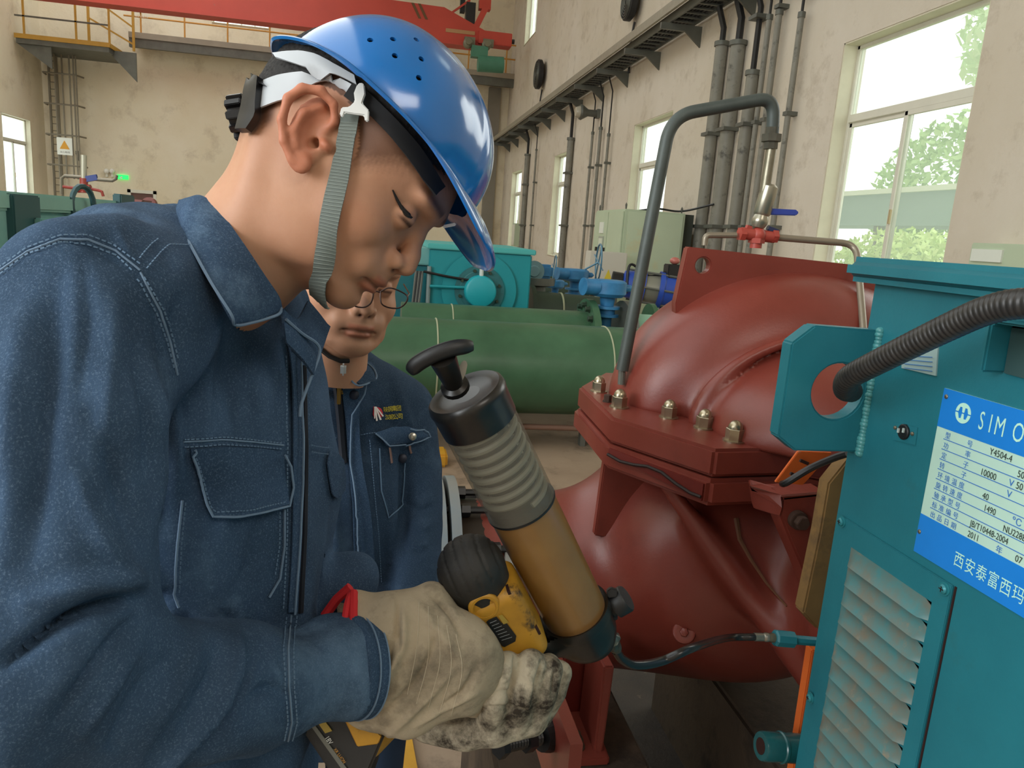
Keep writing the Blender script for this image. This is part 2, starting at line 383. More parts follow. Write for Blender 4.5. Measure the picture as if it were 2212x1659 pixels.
def window(axis, h, c, inward, transom=True, mull=1, slide=True):
    """frame, panes, sill in an opening; c = plane of the frame, inward = +-1 towards the hall"""
    WN[0] += 1; u0, u1, z0, z1 = h
    def B(a, b, za, zb, d0=0, d1=.07):
        lo, hi = c+inward*d0, c+inward*d1
        return ((lo, a, za), (hi, b, zb)) if axis == 'x' else ((a, lo, za), (b, hi, zb))
    base = (c, (u0+u1)/2, z0) if axis == 'x' else ((u0+u1)/2, c, z0)
    t = thing('window_%d' % WN[0], None, None, base); t['kind'] = 'structure'
    f = MB(); w_ = .07
    for q in (B(u0, u0+w_, z0, z1), B(u1-w_, u1, z0, z1), B(u0, u1, z0, z0+w_), B(u0, u1, z1-w_, z1)): f.box(*q)
    f.make('window_frame', white_m, t, bevel=.008, seg=1)
    zt = z1-.95 if transom else z1
    if transom: MB().box(*B(u0+w_, u1-w_, zt-.09, zt+.02, 0, .09)).make('transom', white_m, t, bevel=.008, seg=1)
    if slide:
        um = (u0+u1)/2
        for k, (a, b) in enumerate(((u0+w_, um+.04), (um-.04, u1-w_))):
            s = MB(); d = .02 if k else .055; zz0, zz1 = z0+w_, zt-.09
            for q in (B(a, a+.06, zz0, zz1, d, d+.035), B(b-.06, b, zz0, zz1, d, d+.035), B(a, b, zz0, zz0+.06, d, d+.035), B(a, b, zz1-.06, zz1, d, d+.035)): s.box(*q)
            so = s.make('sash', white_m, t, bevel=.005, seg=1)
            MB().box(*B(a+.06, b-.06, zz0+.06, zz1-.06, d+.014, d+.02)).make('pane', glass_m, so)
            if k == 0: MB().box(*B(um-.03, um+.0, z0+1.15, z0+1.33, .09, .12)).make('latch', mat('latch_beige', 'b7a57e', .4), so, bevel=.005)
        if transom: MB().box(*B(u0+w_, u1-w_, zt+.02, z1-w_, .03, .036)).make('pane', glass_m, t)
    else:
        n = mull+1; w1 = (u1-u0-2*w_)/n
        for i in range(n):
            MB().box(*B(u0+w_+i*w1+.02, u0+w_+(i+1)*w1-.02, z0+w_, z1-w_, .03, .036)).make('pane', glass_m, t)
            if i: MB().box(*B(u0+w_+i*w1-.03, u0+w_+i*w1+.03, z0+w_, z1-w_)).make('mullion', white_m, t)
    th = .2
    r = MB()      # plaster reveal lining, set just proud of the opening
    for q in (B(u0-.0, u0+.02, z0, z1, .07, .07+th), B(u1-.02, u1, z0, z1, .07, .07+th), B(u0, u1, z1-.02, z1, .07, .07+th)): r.box(*q)
    r.make('reveal', jamb_m, t)
    MB().box(*B(u0-.0, u1, z0, z0+.035, .07, .31)).make('window_sill', jamb_m, t, bevel=.01)
struct(MB().box((-6, -7.3, 0), (6.55, -7, 14)).make('unseen_wall_near', wall_m))  # unseen wall behind the camera, added to cut frontal sky light
for h in lowR: window('x', h, 6.48, -1)
for h in upR: window('x', h, 6.48, -1, False, 1, False)
for h in lowL: window('x', h, -15.55, 1)
window('y', farH[0], 39.25, -1, False, 3, False); window('y', farH[1], 39.25, -1, False, 3, False); window('y', farH[2], 39.25, -1, True)
d = thing('door_1', None, None, (-11.2, 39, 0)); d['kind'] = 'structure'
MB().box((-11.85, 38.98, 0), (-11.7, 39.1, 2.35)).box((-10.7, 38.98, 0), (-10.55, 39.1, 2.35)).box((-11.85, 38.98, 2.2), (-10.55, 39.1, 2.35)).make('door_frame', white_m, d)
dl = MB().box((-11.7, 39.04, 0), (-10.7, 39.1, 2.2)).make('door_leaf', mat('door_brown', '6b4a44', .5, var=.2, vscale=2), d)
MB().box((-10.85, 38.98, 1.0), (-10.8, 39.05, 1.15)).make('door_handle', steel_m, dl)
# outside: foliage, low building, pale pipe rack
leaf = [mat('leaf_pale', 'd3e6bb', .6), mat('leaf_mid', 'b4d292', .6), mat('leaf_light', 'd2e69a', .6)]  # leaf colours paled to carry the washed-out daylight outside
def bush(name, label, c, rad, n, k, sz):
    rs = np.random.RandomState(k); V = []; F = []
    u = rs.normal(size=(n, 3)); u /= np.linalg.norm(u, axis=1)[:, None]; p = np.array(c)+u*np.array(rad)*rs.uniform(.7, 1, (n, 1))
    for i in range(n):
        a, b = rs.normal(size=3), rs.normal(size=3); a = _n(a)*sz*rs.uniform(.5, 1.2); b = _n(b)*sz*.5; o = len(V)
        V += [p[i]-a, p[i]+b, p[i]+a, p[i]-b]; F.append((o, o+1, o+2, o+3))
    t = thing(name, label, 'tree', (c[0], c[1], c[2]-rad[2]))
    o = mesh('foliage', V, F, leaf[k % 3], t); o['kind'] = 'stuff'
    MB().tube([(c[0], c[1], 0), (c[0]+.1, c[1], c[2])], [.16, .08]).make('trunk', mat('bark', '6d5c48', .9), t)
bush('leafy_tree', 'tall pale green tree filling the top pane of the big right window', (15.0, 14, 7.6), (1.65, 4.5, 3.2), 5200, 0, .2)
bush('leafy_tree', 'mid green tree seen above the bluish shed outside the big window', (12.5, 14.5, 3.0), (.7, 3.4, 1.9), 3200, 1, .15)
bush('leafy_shrub', 'bright yellow green shrub below the bluish shed outside the big window', (9.3, 12.2, 1.0), (.8, 2.2, 1.15), 3600, 2, .1)
sh = thing('shed', 'low bluish outbuilding with a pale parapet outside the big window', 'building', (11.0, 14.5, 0))
MB().box((10.4, 11.5, 2.25), (11.6, 18, 2.9)).make('wall', mat('shed_blue', '8aa3a8', .7), sh)
MB().box((10.3, 11.4, 2.9), (11.7, 18.1, 3.0)).make('parapet', mat('shed_white', 'e6ebe4', .7), sh)
for y in (11.7, 14.7, 17.8): MB().box((10.5, y-.08, 0), (10.66, y+.08, 2.25)).make('post', steel_m, sh)
MB().box((6.6, -7, -.3), (40, 60, -.01)).make('ground_outside', mat('outside_ground', 'b9bba2', .9))['kind'] = 'structure'
# ================================================================== RIGHT WALL SERVICES
tr = thing('cable_tray', 'long grey ladder cable tray bracketed high along the right wall', 'cable tray', (5.9, 23, 5.8))
for x in (5.52, 6.02): MB().box((x, 6.5, 5.86), (x+.04, 38.9, 6.02)).make('side_rail', steel_m, tr)
MB().box((5.36, 6.5, 5.95), (5.42, 38.9, 6.12)).make('outer_rail', mat('pale_steel', '9c9686', .5, .2, var=.15), tr)
for i in range(105): MB().box((5.56, 6.8+i*.305, 5.88), (6.02, 6.86+i*.305, 5.91)).make('rung', steel_m, tr)
for i in range(14):
    y = 8.3+i*2.25
    b = MB().box((5.34, y, 5.72), (6.2, y+.07, 5.84)); b.prism([(6.2, y, 5.72), (6.2, y, 5.45), (5.85, y, 5.72)], (0, .05, 0)); b.make('bracket', steel_m, tr)
cb = MB()
for k, x in enumerate((5.62, 5.69, 5.76, 5.83, 5.9, 5.97)): cb.tube([(x, y, 5.935+.012*math.sin(y*1.7+k)) for y in np.arange(6.5, 38.9, .8)], .03, 6)
cb.make('cable_bundle', dark_m, tr)['kind'] = 'stuff'
def wallpipe(px, pyT, r, label, cable=True, m=None, x=6.08, zlow=0.05, nclamp=2):
    y = PX(px, 500, x)[1]; zt = PX(px+(500-pyT)*.13, pyT, x)[2]
    t = thing('wall_conduit', label, 'pipe', (x, y, zlow), 'vertical conduits on the right wall')
    MB().cyl((x, y, zlow), (x, y, zt), r, 12).make('pipe', m or gpipe_m, t, smooth=True)
    MB().cyl((x, y, zt-.02), (x, y, zt+.06), r*1.25, 12).make('end_collar', steel_m, t, smooth=True)
    if cable: MB().tube([(x, y, zt), (x, y, 5.5), (5.95, y+.02, 5.86)], r*.5, 7).make('cable', dark_m, t, smooth=True)
    for k in range(nclamp): MB().box((x-r*1.3, y-r*1.4, 1.9+k*1.7), (6.2, y+r*1.4, 1.96+k*1.7)).make('clamp', steel_m, t)
wallpipe(1128, 331, .11, 'thick grey conduit with clamp beside the farthest right wall window')
wallpipe(1146, 320, .04, 'thin conduit just right of the thick one by the farthest window')
wallpipe(1217, 297, .11, 'grey conduit standing across the second farthest right wall window')
wallpipe(1262, 285, .04, 'leftmost of the three thin conduits left of the pale cabinet')
wallpipe(1278, 275, .05, 'middle of the three thin conduits left of the pale cabinet')
wallpipe(1296, 290, .04, 'rightmost of the three thin conduits left of the pale cabinet')
wallpipe(1512, 95, .11, 'left pipe of the pair of thick grey pipes right of the cabinet')
wallpipe(1546, 95, .13, 'second of the thick grey pipes right of the cabinet')
wallpipe(1583, 160, .1, 'thick grey pipe with domed collar, rightmost of the thick group', nclamp=3)
wallpipe(1603, 40, .045, 'slim wall conduit directly right of the thick pipe group')
wallpipe(1622, 30, .05, 'slim wall conduit behind the vertical galvanised riser', nclamp=3)
wallpipe(1668, 37, .045, 'slim wall conduit nearest to the big right window', nclamp=3)
def lamp(px, py, x, r, label):
    c = PX(px, py, x); t = thing('wall_fan', label, 'fan', c, 'round dark wall fans above the cable tray')
    MB().lathe(c+np.array([.25, 0, 0]), (-1, 0, 0), [(0, r*.8), (.06, r), (.2, r), (.22, r*.92)], 24).make('housing', dark_m, t, smooth=True)
    g = MB()
    for k in range(6): g.tube([c+np.array([.02, (r*.15*(k+1))*math.cos(a), (r*.15*(k+1))*math.sin(a)]) for a in np.linspace(0, 2*PI, 20)], .012, 5)
    g.make('guard', steel_m, t)
    MB().tube([c+np.array([.3, 0, -r]), c+np.array([.28, .1, -r-.4]), (6.15, c[1]+.1, c[2]-r-1.2), (6.15, c[1]+.1, 6.1)], .03, 6).make('cable', dark_m, t, smooth=True)
lamp(1157, 160, 5.85, .55, 'small round dark wall fan near the far corner above the tray')
lamp(1350, 5, 5.85, .42, 'large round dark wall fan cut by the top edge of the photo')
c = PX(1252, 242, 5.6); t = thing('wall_floodlight', 'grey round floodlight with clear front under the cable tray', 'lamp', c)
MB().lathe(c, (1, 0, 0), [(0, .2), (.05, .22), (.25, .1), (.55, .1)], 20).make('housing', steel_m, t, smooth=True)
MB().lathe(c-np.array([.12, 0, 0]), (1, 0, 0), [(0, .13), (.1, .17), (.12, .17)], 20).make('lens', mat('lamp_lens', 'b9b3a4', .2), t, smooth=True)
MB().box(c+np.array([.5, -.12, -.12]), (6.2, c[1]+.12, c[2]+.12)).make('mount', steel_m, t)
c = PX(1128, 420, 6.0)
# ================================================================== FAR END: walkway, platform, ladder, crane
wk = thing('crane_walkway', 'grey walkway beam with orange railing along the top of the far wall', 'walkway', (-2, 38.4, 8.5))
MB().box((-11.2, 37.7, 8.88), (6.2, 39, 9.12)).make('deck', mat('walkway_concrete', 'a59c8c', .8, var=.2, vscale=1), wk)
MB().box((-11.2, 37.75, 8.5), (6.2, 37.95, 8.88)).make('edge_beam', steel_m, wk)
orange_m = mat('orange_rail', 'c98f3c', .6)
for z in (9.78, 10.42): MB().cyl((-11.4, 37.8, z), (6.2, 37.8, z), .035, 8).make('rail', orange_m, wk)
for i in range(10): MB().cyl((-10.7+i*1.83, 37.8, 9.1), (-10.7+i*1.83, 37.8, 10.42), .035, 8).make('post', orange_m, wk)
pf = thing('access_platform', 'yellow edged steel platform with railing at the top of the caged ladder', 'platform', (-13.4, 37.3, 7.9))
za = PY(150, 88, 36.4)[2]
MB().box((-15.2, 36.4, za-.3), (-11.6, 38.9, za-.08)).make('deck', steel_m, pf)
MB().box((-15.25, 36.35, za-.1), (-11.55, 36.42, za+.08)).box((-11.62, 36.4, za-.1), (-11.55, 38.9, za+.08)).make('kick_plate', yel_m, pf)
for z in (za+.75, za+1.5): MB().box((-15.2, 36.36, z), (-11.6, 36.42, z+.06)).make('rail', yel_m if z > za+1 else steel_m, pf)
for x in (-14.9, -12.9, -11.6): MB().box((x, 36.36, za), (x+.07, 36.43, za+1.5)).make('post', yel_m, pf)
for x in (-12.7, -10.9): MB().box((x, 37.2, za), (x+.09, 37.29, za+2.2)).make('post', yel_m, pf)
MB().obox((-12.7, 37.25, za+2.15), (-10.9, 37.25, za+1.0), .07, .07).obox((-12.7, 37.25, za+1.2), (-10.9, 37.25, za+.3), .07, .07).make('stair_rail', yel_m, pf)
MB().prism([(-11.9, 37.0, za-.1), (-10.7, 37.0, za-.1), (-10.7, 37.0, za-1.3)], (0, .08, 0)).make('knee_brace', steel_m, pf)
MB().prism([(-15.2, 36.5, za-.3), (-13.9, 36.5, za-.3), (-13.9, 36.5, za-1.2)], (0, .06, 0)).make('knee_brace', steel_m, pf)
ld = thing('caged_ladder', 'tall grey ladder with safety cage on the far wall left corner', 'ladder', (-14.0, 38.5, .2))
xl0, xl1 = PY(112, 300, 38.6)[0], PY(129, 300, 38.6)[0]; xc1 = PY(170, 300, 38.0)[0]
lst = mat('ladder_steel', '847c6c', .6, var=.15)
for x in (xl0, xl1): MB().box((x-.04, 38.6, .2), (x+.04, 38.68, za)).make('stile', lst, ld)
for i in range(26): MB().cyl((xl0, 38.64, .5+i*.3), (xl1, 38.64, .5+i*.3), .02, 6).make('rung', lst, ld)
for x in (xl1+.15, xl1+.45, xl1+.75, xc1-.1, xc1): MB().box((x-.03, 38.0, 2.6), (x+.03, 38.04, za)).make('cage_bar', lst, ld)
for py in (160, 226, 292, 357):
    z = PY(140, py, 38)[2]; MB().tube([(xl0-.1, 38.6, z), (xl0, 38.0, z), (xc1, 38.0, z), (xc1+.1, 38.6, z)], .04, 6).make('cage_hoop', lst, ld)
def board(name, label, px0, py0, px1, py1, y, m, th=.03):
    a, b = PY(px0, py0, y), PY(px1, py1, y); t = thing(name, label, 'sign', ((a[0]+b[0])/2, y, min(a[2], b[2])))
    MB().box((a[0], y, a[2]), (b[0], y+th, b[2])).make('board', m, t); return t, a, b
t, a, b = board('warning_sign', 'white sign with orange warning triangle hung on the caged ladder', 122, 296, 157, 336, 37.95, mat('sign_white', 'e9ebe4', .5))
w_ = b[0]-a[0]; h_ = a[2]-b[2]; cx_ = (a[0]+b[0])/2
MB().prism([(cx_-.32*w_, 37.94, a[2]-.66*h_), (cx_+.32*w_, 37.94, a[2]-.66*h_), (cx_, 37.94, a[2]-.16*h_)], (0, .01, 0)).make('triangle', mat('sign_orange', 'e0a032', .5), t)
text('lettering', '当心触电', mat('sign_grey', '8f8f8c', .6), t, (cx_-.33*w_, 37.935, a[2]-.88*h_), (1, 0, 0), (0, 0, 1), (.17*w_, .12*h_))
t, a, b = board('blue_sign', 'small blue sign with white lettering hung on the walkway railing', 285, 5, 313, 28, 37.7, mat('sign_blue', '3f57a8', .5))
for k, s in enumerate(('禁止操作', '有人工作')):
    text('lettering', s, mat('sign_letter', 'e9ebe4', .5), t, (a[0]+.08, 37.69, a[2]-.3-.27*k), (1, 0, 0), (0, 0, 1), (.15, .2))
t, a, b = board('exit_sign', 'glowing green emergency exit sign above the brown door', 253, 377, 277, 388, 38.93, mat('exit_green', '25e05a', .5, emit=('20e85a', 1.1)))
MB().prism([(a[0]+.1, 38.92, a[2]-.13), (a[0]+.22, 38.92, a[2]-.06), (a[0]+.22, 38.92, a[2]-.2)], (0, .01, 0)).make('arrow', mat('sign_letter2', 'e9ebe4', .5), t)
for px, wh in ((230, 'left'), (242, 'right')):
    c = PY(px, 370, 38.9); t = thing('emergency_lamp', wh+' of the two small white emergency lamp heads by the exit sign', 'lamp', c, 'twin emergency lamp heads')
    MB().sph(c, .12, 12, 8).make('lamp_head', mat('lamp_white', 'efeee6', .3), t, smooth=True); MB().box(c+np.array([-.05, 0, -.25]), c+np.array([.05, .1, 0])).make('bracket', white_m, t)
# crane
crane_m = mat('crane_red', 'c8493a', .5, var=.12, vscale=1, stain='9b6a5c', stain_scale=1.4, stain_lo=.66, stain_hi=.8)
cr_t = thing('overhead_crane', 'red overhead travelling crane girder spanning the top of the hall', 'crane', (-3, 34.3, 9.0))
MB().prism([(-15, 34, 9.35), (4.3, 34, 9.3), (4.3, 34, 9.95), (2.4, 34, 10.72), (-15, 34, 10.95)], (0, .6, 0)).make('girder', crane_m, cr_t, bevel=.02)
MB().box((-15, 33.9, 9.28), (4.3, 34.7, 9.34)).make('bottom_flange', crane_m, cr_t)
MB().box((3.9, 33.8, 9.42), (5.35, 34.5, 9.95)).make('end_truck', crane_m, cr_t, bevel=.02)
MB().cyl((5.35, 34.1, 9.7), (5.5, 34.1, 9.7), .1, 12).make('buffer', dark_m, cr_t)
for k in range(2): MB().prism([(1.0+k*.28, 33.98, 10.75-.02), (1.12+k*.28, 33.98, 10.73), (1.45+k*.28, 33.98, 10.15), (1.33+k*.28, 33.98, 10.15)], (0, .01, 0)).make('hazard_stripe', mat('hazard_brown', '6b4a2a', .6), cr_t)
MB().box((2.5, 33.98, 9.75), (3.75, 34.0, 9.9)).make('name_strip', mat('strip_tan', 'b98d63', .6), cr_t)
for k, x in enumerate((3.45, 4.25)):
    g = MB(); g.lathe((x, 33.9, 9.35), (0, -1, 0), [(0, .2), (.3, .2), (.35, .12), (.5, .12)], 18); g.box((x-.15, 33.7, 9.3), (x+.3, 33.95, 9.6)); g.make('drive_motor', mat('motor_grey', '7d7a66', .5, .2), cr_t, smooth=True, angle=35)
mg = mat('hoist_green', '4f8a72', .5, var=.2, vscale=3)
MB().cyl((3.9, 33.6, 8.55), (5.0, 33.6, 8.6), .33, 20).make('hoist_motor', mg, cr_t, smooth=True)
MB().box((3.6, 33.5, 8.8), (4.3, 33.9, 9.25)).box((4.05, 33.6, 8.8), (4.3, 33.8, 9.4)).make('hoist_frame', mg, cr_t)
hs = MB().box((3.35, 34.2, 9.9), (3.75, 34.8, 11.1)).box((3.1, 34.3, 10.7), (3.3, 34.6, 11.8)); hs.make('trolley_post', dark_m, cr_t)
MB().obox((3.7, 34.3, 9.9), (4.25, 34.3, 11.1), .25, .25).obox((2.6, 34.3, 10.5), (3.5, 34.3, 11.2), .08, .08).box((3.9, 34.2, 10.9), (4.4, 34.6, 11.3)).make('trolley_arm', crane_m, cr_t)
# ================================================================== BACKGROUND MACHINES
cab_m = mat('cabinet_green', 'bccbb0', .45, var=.06, vscale=2, stain='c6b98c', stain_scale=2, stain_lo=.6, stain_hi=.85)
teal_m = mat('teal_paint', '237480', .42, var=.14, vscale=5, col2='1d6774', stain='2c6268', stain_scale=7, stain_lo=.6, stain_hi=.8, bump=.12, bscale=120)
tealb_m = mat('teal_bright', '148f98', .5, var=.12, vscale=3)
teall_m = mat('teal_dusty', '82b3ae', .6, var=.2, vscale=3, col2='5f9d9b')
green_m = mat('green_pipe_paint', '446a4e', .36, var=.2, vscale=2.2, col2='30523a', stain='6d7f57', stain_scale=3, stain_lo=.66, stain_hi=.85, bump=.05, bscale=30)
weld_m = mat('pale_weld', 'a5a98c', .5)
dgreen_m = mat('dark_green_pipe', '2f4233', .5, var=.2, vscale=4)
blue_m = mat('valve_blue', '3b86b8', .45, var=.18, vscale=8, col2='2c6c9c')
dblue_m = mat('actuator_blue', '2b4fb0', .4, var=.12, vscale=6)
blk_m = mat('black_plastic', '17181a', .4)
cb_ = thing('control_cabinet', 'tall pale green control cabinet by the right wall', 'cabinet', (5.05, 14.4, 0))
MB().box((4.46, 13.5, 0), (5.65, 15.4, 2.14)).make('body', cab_m, cb_, bevel=.015)
for y0, y1 in ((13.53, 14.43), (14.46, 15.37)):
    dr = MB().box((4.435, y0, .12), (4.46, y1, 2.1)).make('door', cab_m, cb_, bevel=.008)
MB().box((4.52, 13.48, .1), (5.6, 13.5, 2.1)).make('side_panel', mat('cabinet_green_side', 'c6d6ba', .45, var=.08, vscale=1.5, stain='cfc08e', stain_scale=1.3, stain_lo=.55, stain_hi=.8), cb_, bevel=.005)
dp = MB().box((4.42, 14.62, 1.25), (4.437, 14.95, 1.62)).make('meter', mat('meter_grey', '9fa69a', .4), cb_)
MB().box((4.41, 14.66, 1.4), (4.42, 14.9, 1.58)).make('screen', mat('meter_screen', 'd3dccb', .3), dp)
for y in (14.5, 15.02): MB().box((4.41, y, 1.25), (4.437, y+.1, 1.4)).make('switch', blk_m, cb_)
MB().box((4.42, 14.68, 1.68), (4.436, 14.95, 1.9)).make('notice', mat('paper', 'dfe4da', .7), cb_)
for x, y in ((4.5, 13.6), (4.5, 15.3), (5.6, 13.6), (5.6, 15.3)): MB().tube([(x, y, 2.14), (x, y-.03, 2.22), (x, y, 2.26), (x, y+.03, 2.22), (x, y, 2.14)], .012, 6).make('lifting_eye', steel_m, cb_)
MB().box((5.72, 13.7, .05), (5.9, 15.4, 2.13)).make('rear_cover', mat('cabinet_dark', '3c423c', .5), cb_)
MB().tube(cr([(4.9, 14, 2.15), (5.2, 13.8, 2.2), (5.6, 13.6, 2.18), (5.95, 13.0, 2.32)]), .02, 6).make('cable', blk_m, cb_, smooth=True)
t = thing('electrical_box', 'white box with yellow warning triangle standing before the cabinet', 'box', (3.95, 12.6, 0))
MB().box((3.62, 12.6, .6), (4.28, 12.95, 1.35)).make('body', mat('box_white', 'c9c6bb', .5), t, bevel=.01)
MB().box((3.7, 12.7, 0), (3.78, 12.8, .6)).box((4.12, 12.7, 0), (4.2, 12.8, .6)).make('leg', steel_m, t)
MB().prism([(3.87, 12.59, .82), (4.05, 12.59, .82), (3.96, 12.59, 1.05)], (0, .01, 0)).make('triangle', mat('triangle_yellow', 'd6c23c', .5), t)
t = thing('junction_box', 'small pale wall box beside the farthest right window', 'box', PX(1085, 530, 6.1))
MB().box((5.9, 33.0, 1.0), (6.19, 33.7, 2.0)).make('body', cab_m, t); MB().box((5.88, 33.05, 1.05), (5.9, 33.6, 1.95)).make('door', white_m, t)
t = thing('wall_cabinet', 'small pale green cabinet on the right wall at the photo right edge', 'cabinet', (6.0, 6.0, .9))
MB().box((5.9, 5.2, .95), (6.2, 6.72, 1.78)).make('body', cab_m, t, bevel=.01); MB().box((5.88, 6.3, 1.6), (5.9, 6.68, 1.72)).make('notice', mat('paper', 'dfe4da', .7), t)
# --- big green pipes running left-right
gp = thing('green_pipe', 'big green water pipe crossing behind the two men', 'pipe', (0, 5.35, 0))
zc, r = .58, .335
MB().cyl((-1.7, 5.3, zc), (3.4, 5.3, zc), r, 48).make('pipe', green_m, gp, smooth=True)
for x in (.42, 1.68): MB().lathe((x, 5.3, zc), (1, 0, 0), [(-.006, r), (-.003, r+.006), (.003, r+.006), (.006, r)], 48).make('weld_seam', weld_m, gp, smooth=True)
for x in (-1.2, .9, 2.6): MB().box((x-.08, 5.05, 0), (x+.08, 5.55, zc-r*.7)).make('saddle', dgreen_m, gp)
gp2 = thing('green_pipe', 'second green pipe with bolted flange just behind the big green pipe', 'pipe', (0, 6.3, 0))
zc2 = .66
MB().cyl((.2, 6.25, zc2), (1.83, 6.25, zc2), .27, 40).make('pipe', green_m, gp2, smooth=True)
MB().lathe((.62, 6.25, zc2), (1, 0, 0), [(-.006, .27), (-.003, .276), (.003, .276), (.006, .27)], 40).make('weld_seam', weld_m, gp2, smooth=True)
MB().cyl((1.79, 6.25, zc2), (1.85, 6.25, zc2), .38, 32).make('flange', green_m, gp2, smooth=True)
b = MB()
for k in range(16):
    a = 2*PI*k/16; hexbolt(b, (1.79, 6.25+.325*math.cos(a), zc2+.325*math.sin(a)), (-1, 0, 0), .025, .04)
b.make('flange_bolts', dgreen_m, gp2)['kind'] = 'stuff'
MB().cyl((2.12, 6.25, zc2), (2.18, 6.25, zc2), .38, 32).make('flange', steel_m, gp2, smooth=True)
MB().cyl((2.18, 6.25, zc2), (3.6, 6.25, zc2), .27, 32).make('pipe', mat('pale_green_pipe', '86b39a', .5), gp2, smooth=True)
MB().box((1.0, 6.1, 0), (1.15, 6.4, .4)).make('saddle', dgreen_m, gp2)
def gear_valve(base, s, label, wheel=None):
    x, y, z = base; t = thing('gear_valve', label, 'valve', (x, y, z-.4*s), 'blue gear operated valves by the pipes')
    MB().lathe((x, y, z-.4*s), (0, 0, 1), [(0, .24*s), (.35*s, .24*s), (.42*s, .12*s), (.5*s, .1*s)], 20).make('valve_body', blue_m, t, smooth=True, angle=40)
    MB().lathe((x, y, z), (0, 0, 1), [(0, .09*s), (.3*s, .09*s), (.3*s, .19*s), (.34*s, .19*s), (.34*s, .13*s), (.42*s, .13*s), (.42*s, .2*s), (.46*s, .2*s), (.46*s, .1*s), (.6*s, .12*s)], 20).make('neck', blue_m, t, smooth=True, angle=40)
    g = MB(); g.lathe((x, y, z+.6*s), (0, 0, 1), [(0, .22*s), (.05*s, .27*s), (.22*s, .27*s), (.25*s, .22*s)], 24); g.make('gearbox', blue_m, t, smooth=True, angle=40)
    g = MB(); g.cyl((x-.2*s, y-.1*s, z+.74*s), (x-.42*s, y-.14*s, z+.74*s), .12*s, 18); g.make('worm_housing', blue_m, t, smooth=True)
    MB().cyl((x-.42*s, y-.14*s, z+.74*s), (x-.44*s, y-.145*s, z+.74*s), .13*s, 18).make('worm_cover', blue_m, t, smooth=True)
    MB().lathe((x+.25*s, y, z+.74*s), (1, 0, 0), [(0, .06*s), (.1*s, .05*s), (.14*s, .01*s)], 12).make('pointer_cap', blue_m, t, smooth=True)
    if wheel:
        wx, wy, wz, r = wheel; g = MB(); g.tube([(wx+.03*math.cos(a), wy+r*math.cos(a), wz+r*math.sin(a)) for a in np.linspace(0, 2*PI, 28)], .018*s, 6)
        for a in (0, PI/2, PI, 3*PI/2): g.cyl((wx, wy, wz), (wx, wy+r*math.cos(a+.4), wz+r*math.sin(a+.4)), .014*s, 6)
        g.cyl((wx, wy, wz), (x, y, z+.74*s), .02*s, 6); g.make('handwheel', mat('wheel_blue', '56829a', .4, .2), t, smooth=True)
    if wheel: MB().cyl((x, y, .0), (x, y, z-.39*s), .13*s, 16).make('support_stem', dgreen_m, t, smooth=True)
def at(px, py, y): return PY(px, py, y)
v = at(1315, 700, 6.3); gear_valve((1.98, 6.25, .72), .58, 'larger blue gear operated valve on the flanged green pipe')
p = at(1240, 635, 9.0); gear_valve((p[0], 9.0, p[2]-.2), .6, 'smaller blue gear valve with handwheel seen behind the larger one', (p[0]+.25, 8.9, at(1268, 565, 8.9)[2], .22))
p = at(1218, 630, 9.6); gear_valve((p[0]-.05, 9.9, p[2]-.25), .45, 'farthest blue gear valve with handwheel by the teal motor', (p[0]-.1, 9.8, at(1208, 585, 9.8)[2], .2))
t = thing('valve_assembly', 'dark grey valve casting with blue cap right of the teal motor', 'valve', at(1160, 660, 8.6)); p = at(1162, 600, 8.6)
MB().lathe(p-np.array([0, 0, .7]), (0, 0, 1), [(0, .2), (.3, .22), (.35, .12), (.6, .1), (.62, .2), (.7, .2)], 16).make('valve_body', steel_m, t, smooth=True, angle=40)
MB().box(p-np.array([.02, .1, .0]), p+np.array([.16, .1, .16])).make('gearbox', blue_m, t, bevel=.03)
MB().lathe(p+np.array([-.08, -.12, .08]), (-.1, -1, 0), [(0, .12), (.03, .12), (.03, .07), (.05, .06)], 20).make('end_plate', mat('teal_grey', '6d8d93', .5), t, smooth=True)
# electric actuator
p = at(1420, 625, 8.2); t = thing('electric_actuator', 'bright blue valve actuator with grey bands behind the thin riser pipe', 'valve', (p[0], 8.2, .3))
ax = _n(np.array([1, -.25, -.1])); a0 = p-ax*.42
MB().lathe(a0, ax, [(0, .1), (.02, .15), (.2, .17), (.22, .2), (.26, .2)], 24).make('end_cover', dblue_m, t, smooth=True, angle=35)
MB().lathe(a0+ax*.26, ax, [(0, .17), (.16, .17)], 24).make('grey_band', mat('band_grey', '8f9084', .4, .4), t, smooth=True, angle=35)
MB().lathe(a0+ax*.42, ax, [(0, .21), (.05, .21), (.07, .19), (.3, .17), (.38, .1), (.42, .03)], 24).make('motor_cover', dblue_m, t, smooth=True, angle=35)
for k in range(6):
    q = 2*PI*k/6; o_ = np.array([0, math.cos(q), math.sin(q)])*.2; MB().cyl(a0+o_+ax*.1, a0+o_+ax*.6, .014, 6).make('tie_rod', steel_m, t)
MB().cyl(a0-ax*.12, a0, .12, 16).make('rear_cap', blk_m, t, smooth=True)
pp = at(1455, 590, 8.15); MB().box(pp+np.array([-.1, -.08, -.12]), pp+np.array([.1, .08, .1])).make('position_switch', blk_m, t, bevel=.01)
MB().sph(pp+np.array([0, 0, .14]), .06, 12, 8, (1, 1, .7)).make('indicator_dome', mat('dome_red', 'b76a60', .3), t, smooth=True)
MB().tube(cr([pp+np.array([-.1, 0, 0]), pp+np.array([-.3, 0, -.05]), a0+np.array([.05, -.1, .22]), a0+np.array([0, -.2, -.1])]), .016, 6).make('cable', blk_m, t, smooth=True)
